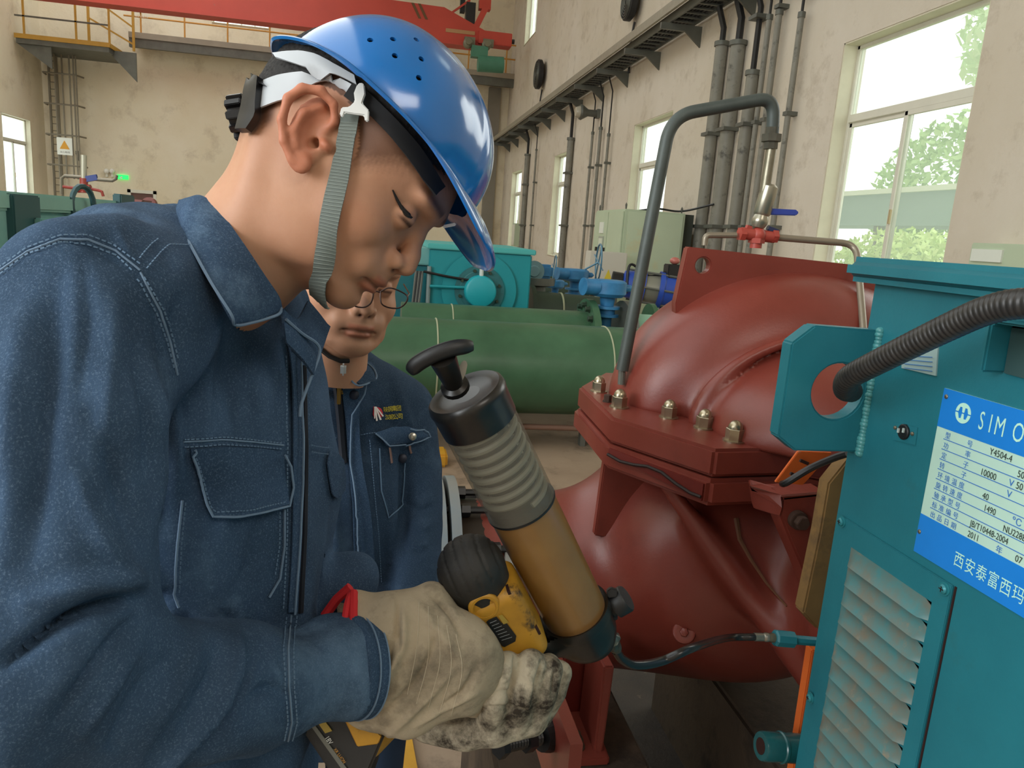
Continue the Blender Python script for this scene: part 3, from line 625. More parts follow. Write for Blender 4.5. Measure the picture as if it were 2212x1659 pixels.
MB().lathe(p+np.array([.15, 0, -.2]), (0, 0, -1), [(0, .1), (.12, .1), (.12, .16), (.16, .16), (.16, .09), (.55, .1)], 16).make('stem_housing', blue_m, t, smooth=True, angle=35)
MB().cyl((p[0]+.15, 8.2, 0), (p[0]+.15, 8.2, p[2]-.74), .09, 16).make('support_stem', dgreen_m, t, smooth=True)
t = thing('green_flange', 'small dark green bolted pipe flange under the bright blue actuator', 'pipe', at(1400, 720, 7.4)); p = at(1398, 702, 7.2)
MB().lathe(p, (1, 0, 0), [(0, .22), (.05, .22), (.05, .16), (.5, .16)], 24).make('flange', green_m, t, smooth=True, angle=35); MB().box((p[0]+.2, 7.1, 0), (p[0]+.3, 7.3, p[2]-.14)).make('saddle', dgreen_m, t)
# dark stub pipes right of the middle motor
t = thing('dark_pipe', 'dark green tapered pipe stub right of the teal motor', 'pipe', (2.2, 8.3, .2)); p0, p1 = at(1150, 668, 8.3), at(1278, 672, 8.3)
MB().cyl((p0[0], 8.3, .69), (p1[0]+.1, 8.3, .69), .24, 32, .21).make('pipe', dgreen_m, t, smooth=True)
MB().cyl((p0[0]-.05, 8.3, .69), (p0[0], 8.3, .69), .3, 32).make('flange', dgreen_m, t, smooth=True)
for q in (1206,): x = at(q, 670, 8.3)[0]; MB().cyl((x, 8.3, .69), (x+.02, 8.3, .69), .238, 32).make('weld_seam', weld_m, t, smooth=True)
MB().box((p1[0]-.1, 8.1, 0), (p1[0]+.05, 8.5, .46)).make('saddle', dgreen_m, t)
t = thing('dark_pipe', 'dark green pipe far behind between the teal motor and the blue valves', 'pipe', (3.1, 11.5, .2)); p0 = at(1150, 615, 11.5); p1 = at(1262, 620, 11.5)
MB().cyl((p0[0], 11.5, .7), (p1[0], 11.5, .7), .3, 28).make('pipe', dgreen_m, t, smooth=True); MB().box((p1[0]-.4, 11.3, 0), (p1[0]-.25, 11.7, .45)).make('saddle', dgreen_m, t)
# --- middle teal motor
m2 = thing('teal_motor', 'bright teal motor with round bearing cover beyond the green pipe', 'motor', (.9, 7.8, 0))
x0, x1 = at(925, 620, 7)[0], at(1145, 620, 7)[0]; z0 = .35
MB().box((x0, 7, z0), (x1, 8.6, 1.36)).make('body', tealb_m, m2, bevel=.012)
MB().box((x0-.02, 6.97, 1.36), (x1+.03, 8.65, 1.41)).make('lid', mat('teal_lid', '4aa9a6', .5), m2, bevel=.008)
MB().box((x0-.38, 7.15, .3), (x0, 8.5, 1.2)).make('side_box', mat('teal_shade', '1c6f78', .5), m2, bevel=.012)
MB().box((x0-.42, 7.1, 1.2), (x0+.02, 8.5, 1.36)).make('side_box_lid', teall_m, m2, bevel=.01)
MB().box((x0, 7.05, 0), (x1, 8.5, z0)).make('plinth', dgreen_m, m2)
c0 = at(1035, 628, 6.97)
def ring(name, c, ax, r0, r1, h, m, par, n=40): return MB().lathe(c, ax, [(0, r0), (0, r1), (h, r1), (h, r0)], n).make(name, m, par, smooth=True, angle=35)
MB().lathe(c0, (0, -1, 0), [(0, .355), (.006, .355), (.006, .345)], 48).make('end_plate', tealb_m, m2, smooth=True, angle=35)
MB().lathe(c0, (0, -1, 0), [(.0, .235), (.03, .235), (.03, .19), (.035, .185)], 40).make('bearing_plate', mat('teal_worn', '2f7276', .5, var=.3, vscale=9), m2, smooth=True, angle=35)
MB().lathe(c0, (0, -1, 0), [(.03, .15), (.1, .15), (.12, .14), (.13, .12)], 32).make('bearing_cover', mat('teal_cover', '1fa0ab', .4), m2, smooth=True, angle=35)
for k in range(8):
    a = 2*PI*k/8+.3; h_ = MB(); hexbolt(h_, c0+np.array([.19*math.cos(a), -.03, .19*math.sin(a)]), (0, -1, 0), .014, .03); h_.make('bolt', dgreen_m, m2)
for z_ in (.02, -.2): MB().cyl((x0+.01, 6.93, c0[2]+z_), (c0[0], 6.9, c0[2]+z_+.01), .014, 8).make('grease_pipe', tealb_m, m2, smooth=True)
MB().tube(cr([(x0-.05, 6.95, 1.15), (x0+.15, 6.93, 1.12), (x0+.45, 6.93, 1.08), (c0[0]-.02, 6.9, 1.02), (c0[0], 6.88, c0[2]+.15)]), .013, 6).make('sensor_cable', blk_m, m2, smooth=True)
MB().cyl((c0[0], 6.88, c0[2]+.13), (c0[0], 6.88, c0[2]+.27), .02, 8).make('sensor', mat('sensor_white', 'c9d2cc', .4), m2, smooth=True)
MB().cyl((c0[0], 6.88, c0[2]+.25), (c0[0], 6.88, c0[2]+.33), .022, 8).make('sensor_cap', dblue_m, m2, smooth=True)
for k in range(5): MB().tube(cr([(x0-.06-.015*k, 6.98, 1.15), (x0-.08-.02*k, 6.95, .9-.05*k), (x0-.12-.03*k, 6.9, .6), (x0-.3-.08*k, 6.8, .35)]), .012, 6).make('cable', blk_m if k % 2 else steel_m, m2, smooth=True)
MB().cyl((x0-.0, 6.97, .25), (x0-.0, 6.97, 1.2), .02, 8).make('conduit', mat('conduit_grey', '7b8c8c', .5), m2, smooth=True)
# --- left teal motor
m3 = thing('teal_motor', 'dusty teal motor with louvres at the left edge behind the shoulder', 'motor', (-2.5, 4, 0))
X3 = -1.95; yE = PX(272, 480, X3)[1]; zt = PX(150, 425, X3)[2]
MB().box((X3-1.3, 1.2, .5), (X3, yE, zt-.1)).make('body', teall_m, m3, bevel=.02)
MB().box((X3-1.35, 1.1, zt-.1), (X3+.04, yE+.02, zt)).make('lid', mat('teal_lid_dusty', '8dbdb4', .6, var=.15, vscale=3), m3, bevel=.015)
MB().box((X3-1.3, 1.2, 0), (X3, yE, .5)).make('plinth', dgreen_m, m3)
def onX(px, py, x=X3): return PX(px, py, x)
for px in (40, 262):
    a = onX(px, 420); MB().box((X3, a[1]-.2, a[2]-.32), (X3+.06, a[1]+.12, a[2]+.0)).make('hinge_plate', mat('teal_dark', '2a5458', .5), m3, bevel=.008)
    MB().box((X3+.06, a[1]+.02, a[2]-.3), (X3+.1, a[1]+.14, a[2]-.12)).make('hinge_eye', teall_m, m3, bevel=.008)
a = onX(157, 435); MB().tube([(X3+.06+.03*math.cos(q), a[1]+.1*math.cos(q), a[2]+.12*math.sin(q)-.02) for q in np.linspace(0, 2*PI, 18)], .018, 6).make('shackle', mat('shackle_dark', '2c5055', .5), m3, smooth=True)
for k, px in enumerate((90, 115, 140, 165)):
    a = onX(px, 490); MB().box((X3, a[1]-.09, a[2]-.06), (X3+.05, a[1]+.09, a[2])).make('louvre', mat('louvre_pale', '9cb5ad', .5), m3)
a = onX(20, 510); MB().box((X3, a[1]-.3, a[2]-.2), (X3+.02, a[1]-.05, a[2]+.18)).make('name_plate', teall_m, m3)
# red pump behind it (top only shows)
m4 = thing('red_pump', 'distant red pump top with lifting hole right of the left teal motor', 'pump', (-2.2, 6.6, 0))
red_m = mat('pump_red', '843d33', .34, var=.16, vscale=3, col2='703026', stain='5c241b', stain_scale=2.3, stain_lo=.58, stain_hi=.85, bump=.1, bscale=130)
ye = 6.7; q0, q1, q2 = PY(328, 434, ye), PY(328, 470, ye), PY(265, 428, ye)
cc = PY(321, 441, ye)
hole = [(cc[0]+.055*math.cos(a), ye, cc[2]+.055*math.sin(a)) for a in np.linspace(0, 2*PI, 25)[:-1]]
def holed_plate(name, outer, c, r, off, m, par, n=32, bevel=0):
    """flat plate with a round hole: outer polygon (3-D, planar), hole centre c, extrusion off"""
    O = [np.array(p, float) for p in outer]; c = np.array(c, float); off = np.array(off, float); nrm = _n(off); e1 = _n(O[1]-O[0]); e2 = np.cross(nrm, e1)
    A = [math.atan2((p-c)@e2, (p-c)@e1) for p in O]; ang = sorted(set([2*PI*k/n-PI for k in range(n)]+A)); ro = []
    def hit(a):
        d = math.cos(a)*e1+math.sin(a)*e2; best = None
        for i in range(len(O)):
            p, q = O[i]-c, O[(i+1) % len(O)]-c; px_, py_ = p@e1, p@e2; qx, qy = q@e1, q@e2; dx, dy = qx-px_, qy-py_; ca, sa = math.cos(a), math.sin(a)
            den = ca*dy-sa*dx
            if abs(den) < 1e-12: continue
            t_ = (px_*dy-py_*dx)/den; u_ = (px_*sa-py_*ca)/den
            if t_ > 0 and -1e-6 <= u_ <= 1+1e-6 and (best is None or t_ < best): best = t_
        return c+d*(best or r*1.5)
    V = []; N_ = len(ang)
    for a in ang: d = math.cos(a)*e1+math.sin(a)*e2; V += [c+d*r, hit(a), c+d*r+off, hit(a)+off]
    F = []
    for i in range(N_):
        a, b = 4*i, 4*((i+1) % N_); F += [(a, b, b+1, a+1), (a+2, a+3, b+3, b+2), (a, a+2, b+2, b), (a+1, b+1, b+3, a+3)]
    mb = MB(); mb.add(V, F); return mb.make(name, m, par, bevel=bevel)
holed_plate('lifting_plate', [q2, q0, q1+np.array([0, 0, -.35]), q2+np.array([0, 0, -.45])], cc, .055, (0, .06, 0), red_m, m4)
MB().sph((cc[0]-.55, ye+.1, q0[2]-.62), .62, 28, 18, (1, .5, .9)).make('casing', red_m, m4, smooth=True)
MB().box((cc[0]-1.2, ye-.3, 0), (cc[0]+.1, ye+.5, .7)).make('base', dgreen_m, m4)
rx = PY(181, 400, ye)
t = thing('pump_pipework', 'thin vent pipes with red cross fitting and blue lever beyond the left motor', 'pipe', (rx[0], ye, 1.5))
bronze_m = mat('pipe_bronze', '8d8474', .4, .5); redf_m = mat('fitting_red', 'a8453a', .45, var=.2, vscale=20)
q = lambda px, py: PY(px, py, ye)
MB().cyl(q(181, 335), q(181, 385), .022, 10).make('riser', mat('riser_pale', 'b9b4a0', .4, .3), t, smooth=True)
MB().tube([q(133, 420), q(133, 385), q(140, 380), q(181, 383)], .014, 8).make('vent_pipe', bronze_m, t, smooth=True)
MB().tube([q(181, 385), q(215, 388), q(243, 390), q(250, 386), q(252, 378)], .014, 8).make('vent_pipe', bronze_m, t, smooth=True)
MB().obox(q(186, 387), q(210, 383), .03, .045).make('lever', mat('lever_blue', '2c3f86', .5), t)
MB().cyl(q(181, 385), q(181, 416), .03, 10).cyl(q(168, 407), q(196, 408), .035, 10).make('cross_fitting', redf_m, t, smooth=True)
MB().tube([q(168, 407), q(150, 405), q(136, 403)], .012, 8).make('drain_pipe', redf_m, t, smooth=True)
MB().tube([q(196, 408), q(212, 411), q(220, 414), q(223, 424)], .012, 8).make('drain_pipe', redf_m, t, smooth=True)
t = thing('wall_bracket', 'small grey angle bracket on the far wall right of the ladder', 'bracket', PY(170, 350, 38.5)); MB().obox(PY(164, 328, 38.8), PY(172, 328, 38.8), .08, .08).obox(PY(166, 330, 38.8), PY(173, 347, 38.8), .1, .1).make('arm', steel_m, t)
# --- floor marks
ypaint = mat('yellow_paint', 'd8a02e', .6, var=.25, vscale=6, stain='6e5836', stain_scale=9, stain_lo=.6, stain_hi=.7)
a = PZ(955, 982, .06); k_ = thing('floor_kerb', 'yellow painted kerb block on the floor behind the man in glasses', 'kerb', (a[0], a[1], 0))
MB().box((a[0]-.6, a[1]-.1, 0), (a[0]+.03, a[1]+.1, .09)).make('kerb', ypaint, k_, bevel=.015)
a, b = PZ(872, 1610, .01), PZ(880, 1659, .01); dv = _n(b-a)
l_ = MB().obox(a-dv*.6, b+dv*1.2, .055, .012).make('floor_line', ypaint); tag(l_, 'yellow painted line on the floor below the gloves', 'floor marking')
a = PZ(1000, 915, .15); b = PZ(1255, 928, .15); rb = thing('floor_pipe', 'thin brown pipe lying along the floor below the green pipe', 'pipe', a)
MB().cyl(a-np.array([1, 0, 0]), b+np.array([1.2, 0, 0]), .022, 10).make('pipe', mat('rust_pipe', '7d5f50', .6), rb, smooth=True)
for x in (a[0]-.3, a[0]+.9): MB().box((x, a[1]-.03, 0), (x+.04, a[1]+.03, .14)).make('support', steel_m, rb)
# ================================================================== RED PUMP (near)
acorn_m = mat('nickel_nut', 'b3a890', .28, .9, var=.15, vscale=60)
rust_m = mat('rusty_iron', '4a3226', .75, var=.4, vscale=20, bump=.3, bscale=90)
pump = thing('red_pump', 'large dark red split case pump with acorn nuts right of the grease gun', 'pump', (1.0, 1.7, .3))
ZS = 1.154
X0, Y0 = 1.06, 1.74
# upper casing
s = SDF((.42, 1.16, 1.0), (1.72, 2.2, 1.6), .009)
def supell(c, rad, n):
    c = np.array(c); 
    def f(x, y, z):
        a, b, d = np.abs(x-c[0])/rad[0], np.abs(y-c[1])/rad[1], np.abs(z-c[2])/rad[2]
        r = np.sqrt(a*a+d*d); return ((r**n+b**n)**(1/n)-1)*min(rad)
    return f
s.put(supell((X0, Y0+.03, ZS-.01), (.458, .235, .362), 2.6), (X0-.48, Y0-.22, ZS-.4), (X0+.48, Y0+.28, 1.6), .02)
s.put(supell((X0+.03, 1.47, ZS-.01), (.36, .26, .2), 2.2), (X0-.35, 1.2, ZS-.2), (X0+.41, 1.75, ZS+.22), .05)
def torus(c, R, r, ysc=1):
    return lambda x, y, z: np.sqrt((np.sqrt(((x-c[0])/1.0)**2+((z-c[2])/ysc)**2)-R)**2+(y-c[1])**2)-r
s.put(torus((X0+.02, 1.53, ZS), .36, .016, .62), (X0-.4, 1.5, ZS-.3), (X0+.42, 1.56, ZS+.3), .03)
s.put(lambda x, y, z: (z-(ZS-.004))+0*x+0*y, (.4, 1.1, .9), (1.8, 2.3, ZS), 0, 's')
def cutlow(x, y, z): return (z-(ZS-.002))+0*x+0*y
V, F = s.mesh(); V = smooth_mesh(V, F, 3)
keep = V[F].mean(1)[:, 2] > ZS-.006; fast_mesh('upper_casing', V, F[keep], red_m, pump)
def blk(px, py, z): return PZ(px, py, z)
# flanges: plan outline of the joint
out2 = [(.683, 2.12), (.546, 1.90), (.53, 1.56), (.67, 1.32), (.86, 1.34), (1.0, 1.25), (1.25, 1.25), (1.45, 1.32), (1.6, 1.56), (1.6, 1.9), (1.45, 2.12)]
def slab(z0, z1, sc=0): return [(x+(X0-x)*sc, y+(Y0-y)*sc, z0) for x, y in out2], (0, 0, z1-z0)
p_, o_ = slab(ZS-.055, ZS+.004); MB().prism(p_, o_).make('upper_flange', red_m, pump, bevel=.007)
p_, o_ = slab(ZS-.115, ZS-.058, -.012); MB().prism(p_, o_).make('lower_flange', red_m, pump, bevel=.009)
e0, e1 = np.array([.53, 1.56, 0]), np.array([.67, 1.32, 0]); ed = _n(e1-e0); en = np.array([ed[1], -ed[0], 0])
if en[1] > 0: en = -en
# pocket under the joint (dark recess with broken lip)
gs = MB(); cpt = (e0+e1)/2+en*.003
jm = mat('joint_gap', '2a0f0b', .6)
for k in range(10):
    a = e0+ed*(.03+.022*k); gs.box(a+np.array([0, 0, ZS-.062-.0012*k-.004])-.004*np.abs(en)-np.array([0, 0, 0]), a+ed*.022+en*.004+np.array([0, 0, ZS-.056-.0012*k]))
gs = None
w1, w2 = PY(1312, 918, 1.52), PY(1548, 1000, 1.325)
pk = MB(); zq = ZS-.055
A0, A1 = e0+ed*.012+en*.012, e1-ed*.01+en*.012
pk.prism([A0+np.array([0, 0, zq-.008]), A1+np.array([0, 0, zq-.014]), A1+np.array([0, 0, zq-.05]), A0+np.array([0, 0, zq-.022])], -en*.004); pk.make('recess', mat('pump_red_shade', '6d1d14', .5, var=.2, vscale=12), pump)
cr_m = mat('crack_grime', '241512', .7)
ck = [A0+en*.003+np.array([0, 0, zq-.022])]+[A0+(A1-A0)*t_+en*.003+np.array([0, 0, zq-.022-.006*math.sin(t_*9)-.03*max(0, t_-.55)*1.2]) for t_ in (.15, .3, .45, .6, .75, .9, 1)]
MB().tube(ck, .0035, 6).make('crack', cr_m, pump, smooth=True)
# acorn nuts
for i, (px, py, rr) in enumerate([(1293, 846, .0195), (1337, 880, .0205), (1444, 902, .0195), (1520, 925, .020), (1585, 953, .0205), (1346, 808, .017)]):
    c = PZ(px, py, ZS+.004); n_ = MB(); hexbolt(n_, c, (0, 0, 1), rr*.92, rr*1.35, True); n_.make('acorn_nut', acorn_m, pump, smooth=True, angle=30)
for (x, y) in [(1.5, 1.5), (1.53, 1.75), (1.48, 1.95), (1.2, 1.3)]: n_ = MB(); hexbolt(n_, (x, y, ZS+.004), (0, 0, 1), .017, .024, True); n_.make('acorn_nut', acorn_m, pump, smooth=True, angle=30)
c = PZ(1312, 868, ZS+.004); n_ = MB(); hexbolt(n_, c, (0, 0, 1), .010, .018); n_.make('jacking_screw', rust_m, pump)
# lifting plate
yl = 1.72; L = [PY(1487, 533, yl), PY(1460, 655, yl)]
o = [L[0], PY(1900, 578, yl), np.array([1.5, yl, ZS+.1]), np.array([.74, yl, ZS+.1]), L[1]]
holed_plate('lifting_plate', o, PY(1519, 574, yl), .0195, (0, .03, 0), red_m, pump, bevel=.003)
# lower casing
s = SDF((-.02, 1.1, .36), (1.75, 2.3, 1.12), .0115)
s.put(supell((1.02, 1.74, .81), (.46, .36, .33), 2.1), (.5, 1.35, .45), (1.5, 2.1, 1.1), .05)
s.put(supell((.92, 1.62, .80), (.34, .28, .30), 2.2), (.5, 1.3, .5), (1.3, 1.9, 1.1), .06)
s.cone((.95, 1.78, .66), (.28, 1.80, .66), .27, .2, .09)
s.put(lambda x, y, z: np.maximum(np.abs(y-1.44+.9*(x-.8)*0), 0)*0+1e3, (0, 0, 0), (.1, .1, .1), .01)
for a, b, ra, rb in (((.63, 1.45, 1.04), (.98, 1.18, .60), .018, .03),): s.cone(a, b, ra, rb, .06)
s.cone((.95, 1.12, .86), (1.2, 1.5, .85), .13, .25, .1)
s.put(lambda x, y, z: (1.06-z)+0*x+0*y if False else -(z-1.045)*-1+0*x+0*y, (10, 10, 10), (10.1, 10.1, 10.1), .01)
V, F = s.mesh(); V = smooth_mesh(V, F, 3); keep = V[F].mean(1)[:, 2] < 1.05
lower_V, lower_F = V, F[keep]; fast_mesh('lower_casing', V, F[keep], red_m, pump)
dr_pump = Drape(V, F[keep])
c = dr_pump.at(1478, 1365, .001); n_ = MB(); dd = -_n(ray(1478, 1365)); n_.lathe(c, dd, [(0, .026), (.006, .024), (.008, .018), (.007, .014)], 28); n_.lathe(c+dd*.006, dd, [(0, .011), (.007, .009), (.009, .004)], 6); n_.make('drain_plug', red_m, pump, smooth=True, angle=35)
# ribs under the flange
MB().prism([(.537, 1.60, ZS-.11), (.530, 1.60, .855), (.70, 1.60, .83), (.86, 1.60, ZS-.11)], (0, .022, 0)).make('rib', red_m, pump, bevel=.003)
# bearing bracket at the motor end
y = 1.16; Q = lambda px, py, yy=y: PY(px, py, yy)
MB().prism([Q(1690, 1072), Q(1786, 1062), Q(1800, 1100), Q(1772, 1340), Q(1760, 1300), Q(1732, 1225), Q(1706, 1165), Q(1686, 1115)], (0, .05, 0)).make('bearing_bracket', red_m, pump, bevel=.004)
MB().prism([Q(1622, 1052, 1.24), Q(1690, 1072), Q(1686, 1118), Q(1628, 1100, 1.24)], (.02, .05, 0)).prism([Q(1622, 1052, 1.24), Q(1690, 1072), Q(1786, 1062), Q(1726, 1040, 1.24)], (0, 0, -.01)).make('bracket_ledge', red_m, pump, bevel=.003)
n_ = MB(); c = Q(1719, 1120); n_.cyl(c, c-np.array([.0, .014, 0]), .017, 20); n_.cyl(c-np.array([0, .014, 0]), c-np.array([0, .028, 0]), .013, 6); n_.make('bolt', rust_m, pump, bevel=.001)
n_ = MB(); n_.tube([dr_pump.at(px, py, .001) for px, py in ((1590, 1120), (1597, 1165), (1622, 1210), (1655, 1260), (1700, 1310))], [.006, .005, .004, .003, .002], 6); n_.make('drip_stain', mat('dried_oil', '6f4a34', .45), pump, smooth=True)
# foot
fy = 1.36; G = lambda px, py, yy=fy: PY(px, py, yy)
ft = MB(); ft.prism([G(1180, 1440), G(1225, 1440), G(1208, 1640), G(1186, 1640)], (0, .13, 0)).make('foot_web', red_m, pump, bevel=.004)
MB().prism([G(1305, 1440), G(1328, 1440), G(1300, 1642), G(1282, 1640)], (0, .13, 0)).make('foot_web', red_m, pump, bevel=.004)
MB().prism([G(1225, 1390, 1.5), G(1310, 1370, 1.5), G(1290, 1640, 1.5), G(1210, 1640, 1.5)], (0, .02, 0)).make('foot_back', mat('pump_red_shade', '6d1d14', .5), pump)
a, b, c, d_ = G(1186, 1648), G(1300, 1645), G(1288, 1588, 1.5), G(1205, 1585, 1.5)
zf = a[2]; MB().prism([(a[0]-.01, fy-.02, zf), (b[0]+.01, fy-.02, zf), (b[0]+.02, fy+.22, zf), (a[0]-.0, fy+.22, zf)], (0, 0, .02)).make('foot_plate', red_m, pump, bevel=.004)
n_ = MB(); c = PZ(1243, 1612, zf+.02); hexbolt(n_, c, (0, 0, 1), .017, .022); n_.cyl(c, c+np.array([0, 0, .035]), .009, 10); n_.make('anchor_bolt', mat('bolt_worn', '6e6355', .4, .7, var=.4, vscale=80), pump)
# foundation blocks
fnd_m = mat('foundation_concrete', '574839', .8, var=.35, vscale=4, col2='3c3128', stain='241d18', stain_scale=5, bump=.3, bscale=40)
fb = thing('pump_foundation', 'dark brown stained concrete plinth under the red pump foot', 'plinth', (.6, 1.6, 0))
MB().box((.28, fy-.06, 0), (.62, fy+.5, zf)).make('block', fnd_m, fb, bevel=.01)
MB().box((.95, 1.1, 0), (1.7, 2.1, .38)).make('block', fnd_m, fb, bevel=.01)
slab_m = mat('dark_mottled_floor', '3d332b', .6, var=.5, vscale=5, col2='231d19', stain='7a6a58', stain_scale=9, stain_lo=.62, stain_hi=.72, bump=.5, bscale=60)  # darker brown with pale mottling, for the slab under the pump
od = MB().prism([(.62, 1.35, .002), (2.6, .9, .002), (2.8, 3.3, .002), (.75, 3.4, .002)], (0, 0, .02)).make('dark_floor_slab', slab_m); tag(od, 'dark mottled slab on the floor under the red pump', 'floor slab')
for i, (px, py, s_) in enumerate(((1493, 1508, .016), (1545, 1512, .01), (1465, 1545, .012))):
    c = PZ(px, py, .03); r_ = MB(); r_.sph(c, s_, 7, 5, (1.2, 1, .6)); r_ = r_.make('debris_chip', mat('chip_pale', 'c2b59b', .7)); tag(r_, ['pale chip of debris lying on the dark slab under the pump, largest', 'small pale chip right of the largest one on the dark slab', 'small pale chip nearest to the camera on the dark slab'][i], 'debris')
# suction pipe going left with blue grey flanges
pf_m = mat('flange_bluegrey', '8b877c', .45, .2, var=.25, vscale=6, col2='75828a')
sp = thing('suction_pipe', 'dark flanged suction pipe left of the red pump behind the grease gun', 'pipe', (.1, 1.8, .3))
ya = 1.8; za = .655
for x, r_ in ((.345, .225), (.215, .265), (.18, .265)):
    MB().lathe((x, ya, za), (-1, 0, 0), [(0, .1), (0, r_), (.024, r_), (.024, .1)], 56).make('flange', pf_m, sp, smooth=True, angle=35)
MB().cyl((.33, ya, za), (.18, ya, za), .205, 48).make('expansion_joint', mat('dark_brown_rubber', '33291f', .5, var=.25, vscale=9), sp, smooth=True)
MB().cyl((.16, ya, za), (-1.5, ya, za), .2, 40).make('pipe', dgreen_m, sp, smooth=True)
for k in range(12):
    a = 2*PI*k/12+.3; c = np.array([.36, ya+.222*math.cos(a)*1.0, za+.222*math.sin(a)])
    b_ = MB(); b_.cyl(c-np.array([.22, 0, 0]), c+np.array([.02, 0, 0]), .0095, 8)
    for xx in (.36, .3, .235, .145): b_.lathe((xx, c[1], c[2]), (1, 0, 0), [(-.012, .017), (.01, .017)], 6)
    b_.make('stud_bolt', blk_m, sp)
bb = thing('stud_bolt', 'black threaded bolt with nuts sticking out below the front glove', 'bolt', P(1130, 1605, 1.2))
a, b = P(1080, 1612, 1.16), P(1180, 1590, 1.22); dv = _n(b-a); q_ = MB()
for k in range(14): q_.lathe(a+dv*(.006*k), dv, [(0, .0105), (.003, .0125), (.006, .0105)], 12)
q_.make('threaded_rod', blk_m, bb); MB().lathe(a+dv*.05, dv, [(0, .019), (.016, .019)], 6).make('nut', blk_m, bb); MB().lathe(a-dv*.004, dv, [(0, .019), (.012, .019)], 6).make('bolt_head', blk_m, bb)
MB().lathe(b-dv*.012, dv, [(0, .023), (.012, .026), (.03, .026)], 16).make('washer_stack', blk_m, bb)
MB().box(b+np.array([.01, -.1, -.1]), b+np.array([.03, .15, .06])).make('lug', red_m, bb)
# vent pipework on top of the pump
vp = thing('vent_pipework', 'galvanised riser with blue ball valve, red cross fitting and thin side pipes on the pump', 'pipe', PY(1650, 530, 1.74))
yv = 1.735; q = lambda px, py, yy=yv: PY(px, py, yy); galv = mat('galvanised', '8f8a78', .35, .75, var=.3, vscale=30, bump=.1, bscale=100)
MB().cyl(q(1632, 536), q(1636, 500), .0145, 16).lathe(q(1634, 520), (0, 0, 1), [(-.006, .02), (.006, .02)], 6).make('red_nipple', redf_m, vp, smooth=True, angle=35)
cx0 = q(1637, 508); MB().cyl(cx0+np.array([-.045, 0, .002]), cx0+np.array([.045, 0, -.002]), .0145, 16).sph(cx0, .02, 14, 10).lathe(cx0-np.array([.05, 0, 0]), (1, 0, 0), [(0, .017), (.014, .017)], 6).lathe(cx0+np.array([.036, 0, 0]), (1, 0, 0), [(0, .017), (.014, .017)], 6).make('cross_fitting', redf_m, vp, smooth=True, angle=35)
MB().obox(q(1612, 490), q(1622, 494), .012, .01).cyl(q(1617, 492), q(1617, 506), .006, 8).make('cock_handle', redf_m, vp)
MB().obox(q(1658, 492), q(1680, 501), .014, .009).cyl(q(1663, 493), q(1663, 508), .006, 8).make('cock_handle', mat('lever_navy', '2b3357', .4), vp)
MB().tube(arc_pts([q(1522, 530), q(1524, 508), q(1590, 508)], .02), .0075, 10).make('side_pipe', bronze_m, vp, smooth=True)
MB().tube(arc_pts([q(1680, 513), q(1850, 527), q(1866, 720, 1.55), q(1866, 800, 1.5)], .045, 10), .0085, 12).make('side_pipe', bronze_m, vp, smooth=True)
MB().lathe(q(1637, 492), _n(q(1655, 430)-q(1637, 492)), [(0, .014), (.012, .02), (.02, .02), (.03, .017), (.036, .021), (.1, .021), (.106, .015)], 18).make('ball_valve', mat('valve_nickel', 'a09c8c', .3, .8), vp, smooth=True, angle=35)
MB().cyl(q(1648, 455), q(1662, 457), .006, 8).make('valve_stem', steel_m, vp); MB().prism([q(1661, 450, 1.725), q(1720, 453, 1.725), q(1727, 459, 1.725), q(1720, 466, 1.725), q(1661, 464, 1.725)], (0, .006, 0)).make('valve_lever', mat('lever_blue2', '3247a0', .4, var=.1), vp, bevel=.002)
MB().cyl(q(1650, 425), q(1667, 318), .0125, 14).make('riser', galv, vp, smooth=True)
MB().lathe(q(1664, 322), _n(q(1668, 280)-q(1664, 322)), [(0, .017), (.016, .017), (.017, .024), (.034, .024), (.035, .016), (.05, .016)], 8).make('union_fitting', mat('union_dark', '57554b', .45, .6, var=.3, vscale=50), vp)
bp_ = mat('bluegrey_pipe', '4a524f', .5, .2, var=.25, vscale=14, bump=.1)
MB().tube(arc_pts([q(1668, 300), q(1672, 210), q(1450, 250), q(1344, 800, 1.72)], .06, 12), .0152, 16).make('bent_pipe', bp_, vp, smooth=True)
MB().cyl(PY(1344, 795, 1.72), PY(1342, 830, 1.72), .009, 10).make('pipe_tail', steel_m, vp)
# ================================================================== TEAL MOTOR (near, right)
XM, YM = .70, .965
mo = thing('teal_motor', 'large teal motor with blue nameplate and louvres filling the right edge', 'motor', (1.25, .2, 0))
q = lambda px, py, x=XM: PX(px, py, x)
ztop = PX(1880, 556, XM-.03)[2]; zl = PX(1872, 612, XM-.03)[2]
MB().box((XM, -.6, .35), (1.85, YM, zl+.004)).make('body', teal_m, mo, bevel=.004)
MB().box((XM-.03, -.65, zl), (1.9, YM+.035, ztop)).make('lid', teal_m, mo, bevel=.012, seg=3)
MB().box((XM+.05, -.6, 0), (1.8, YM-.03, .35)).make('plinth', fnd_m, mo)
yl = YM-.028
o = [PY(*p, yl) for p in ((1761, 703), (1903, 714), (1890, 800), (1856, 977), (1717, 974), (1681, 944), (1711, 741))]
o[1][0] = o[2][0] = o[3][0] = XM+.002
lug = holed_plate('lifting_lug', o, PY(1811, 846, yl), .041, (0, .027, 0), teal_m, mo, bevel=.0025)
we = MB(); rs = np.random.RandomState(3)
for k in range(34):
    f_ = k/33; c = o[1]+(o[3]-o[1])*f_; we.sph(c+np.array([-.002, -.004, 0]), .0055+.0025*rs.rand(), 7, 5, (1, 1, .8))
we.make('weld_bead', mat('teal_weld', '4f9a9c', .3, var=.3, vscale=90), mo, smooth=True)['kind'] = 'stuff'
o2 = [q(2178, 690, XM-.0), q(2160, 802), q(2212, 815), q(2300, 830), q(2300, 690)]
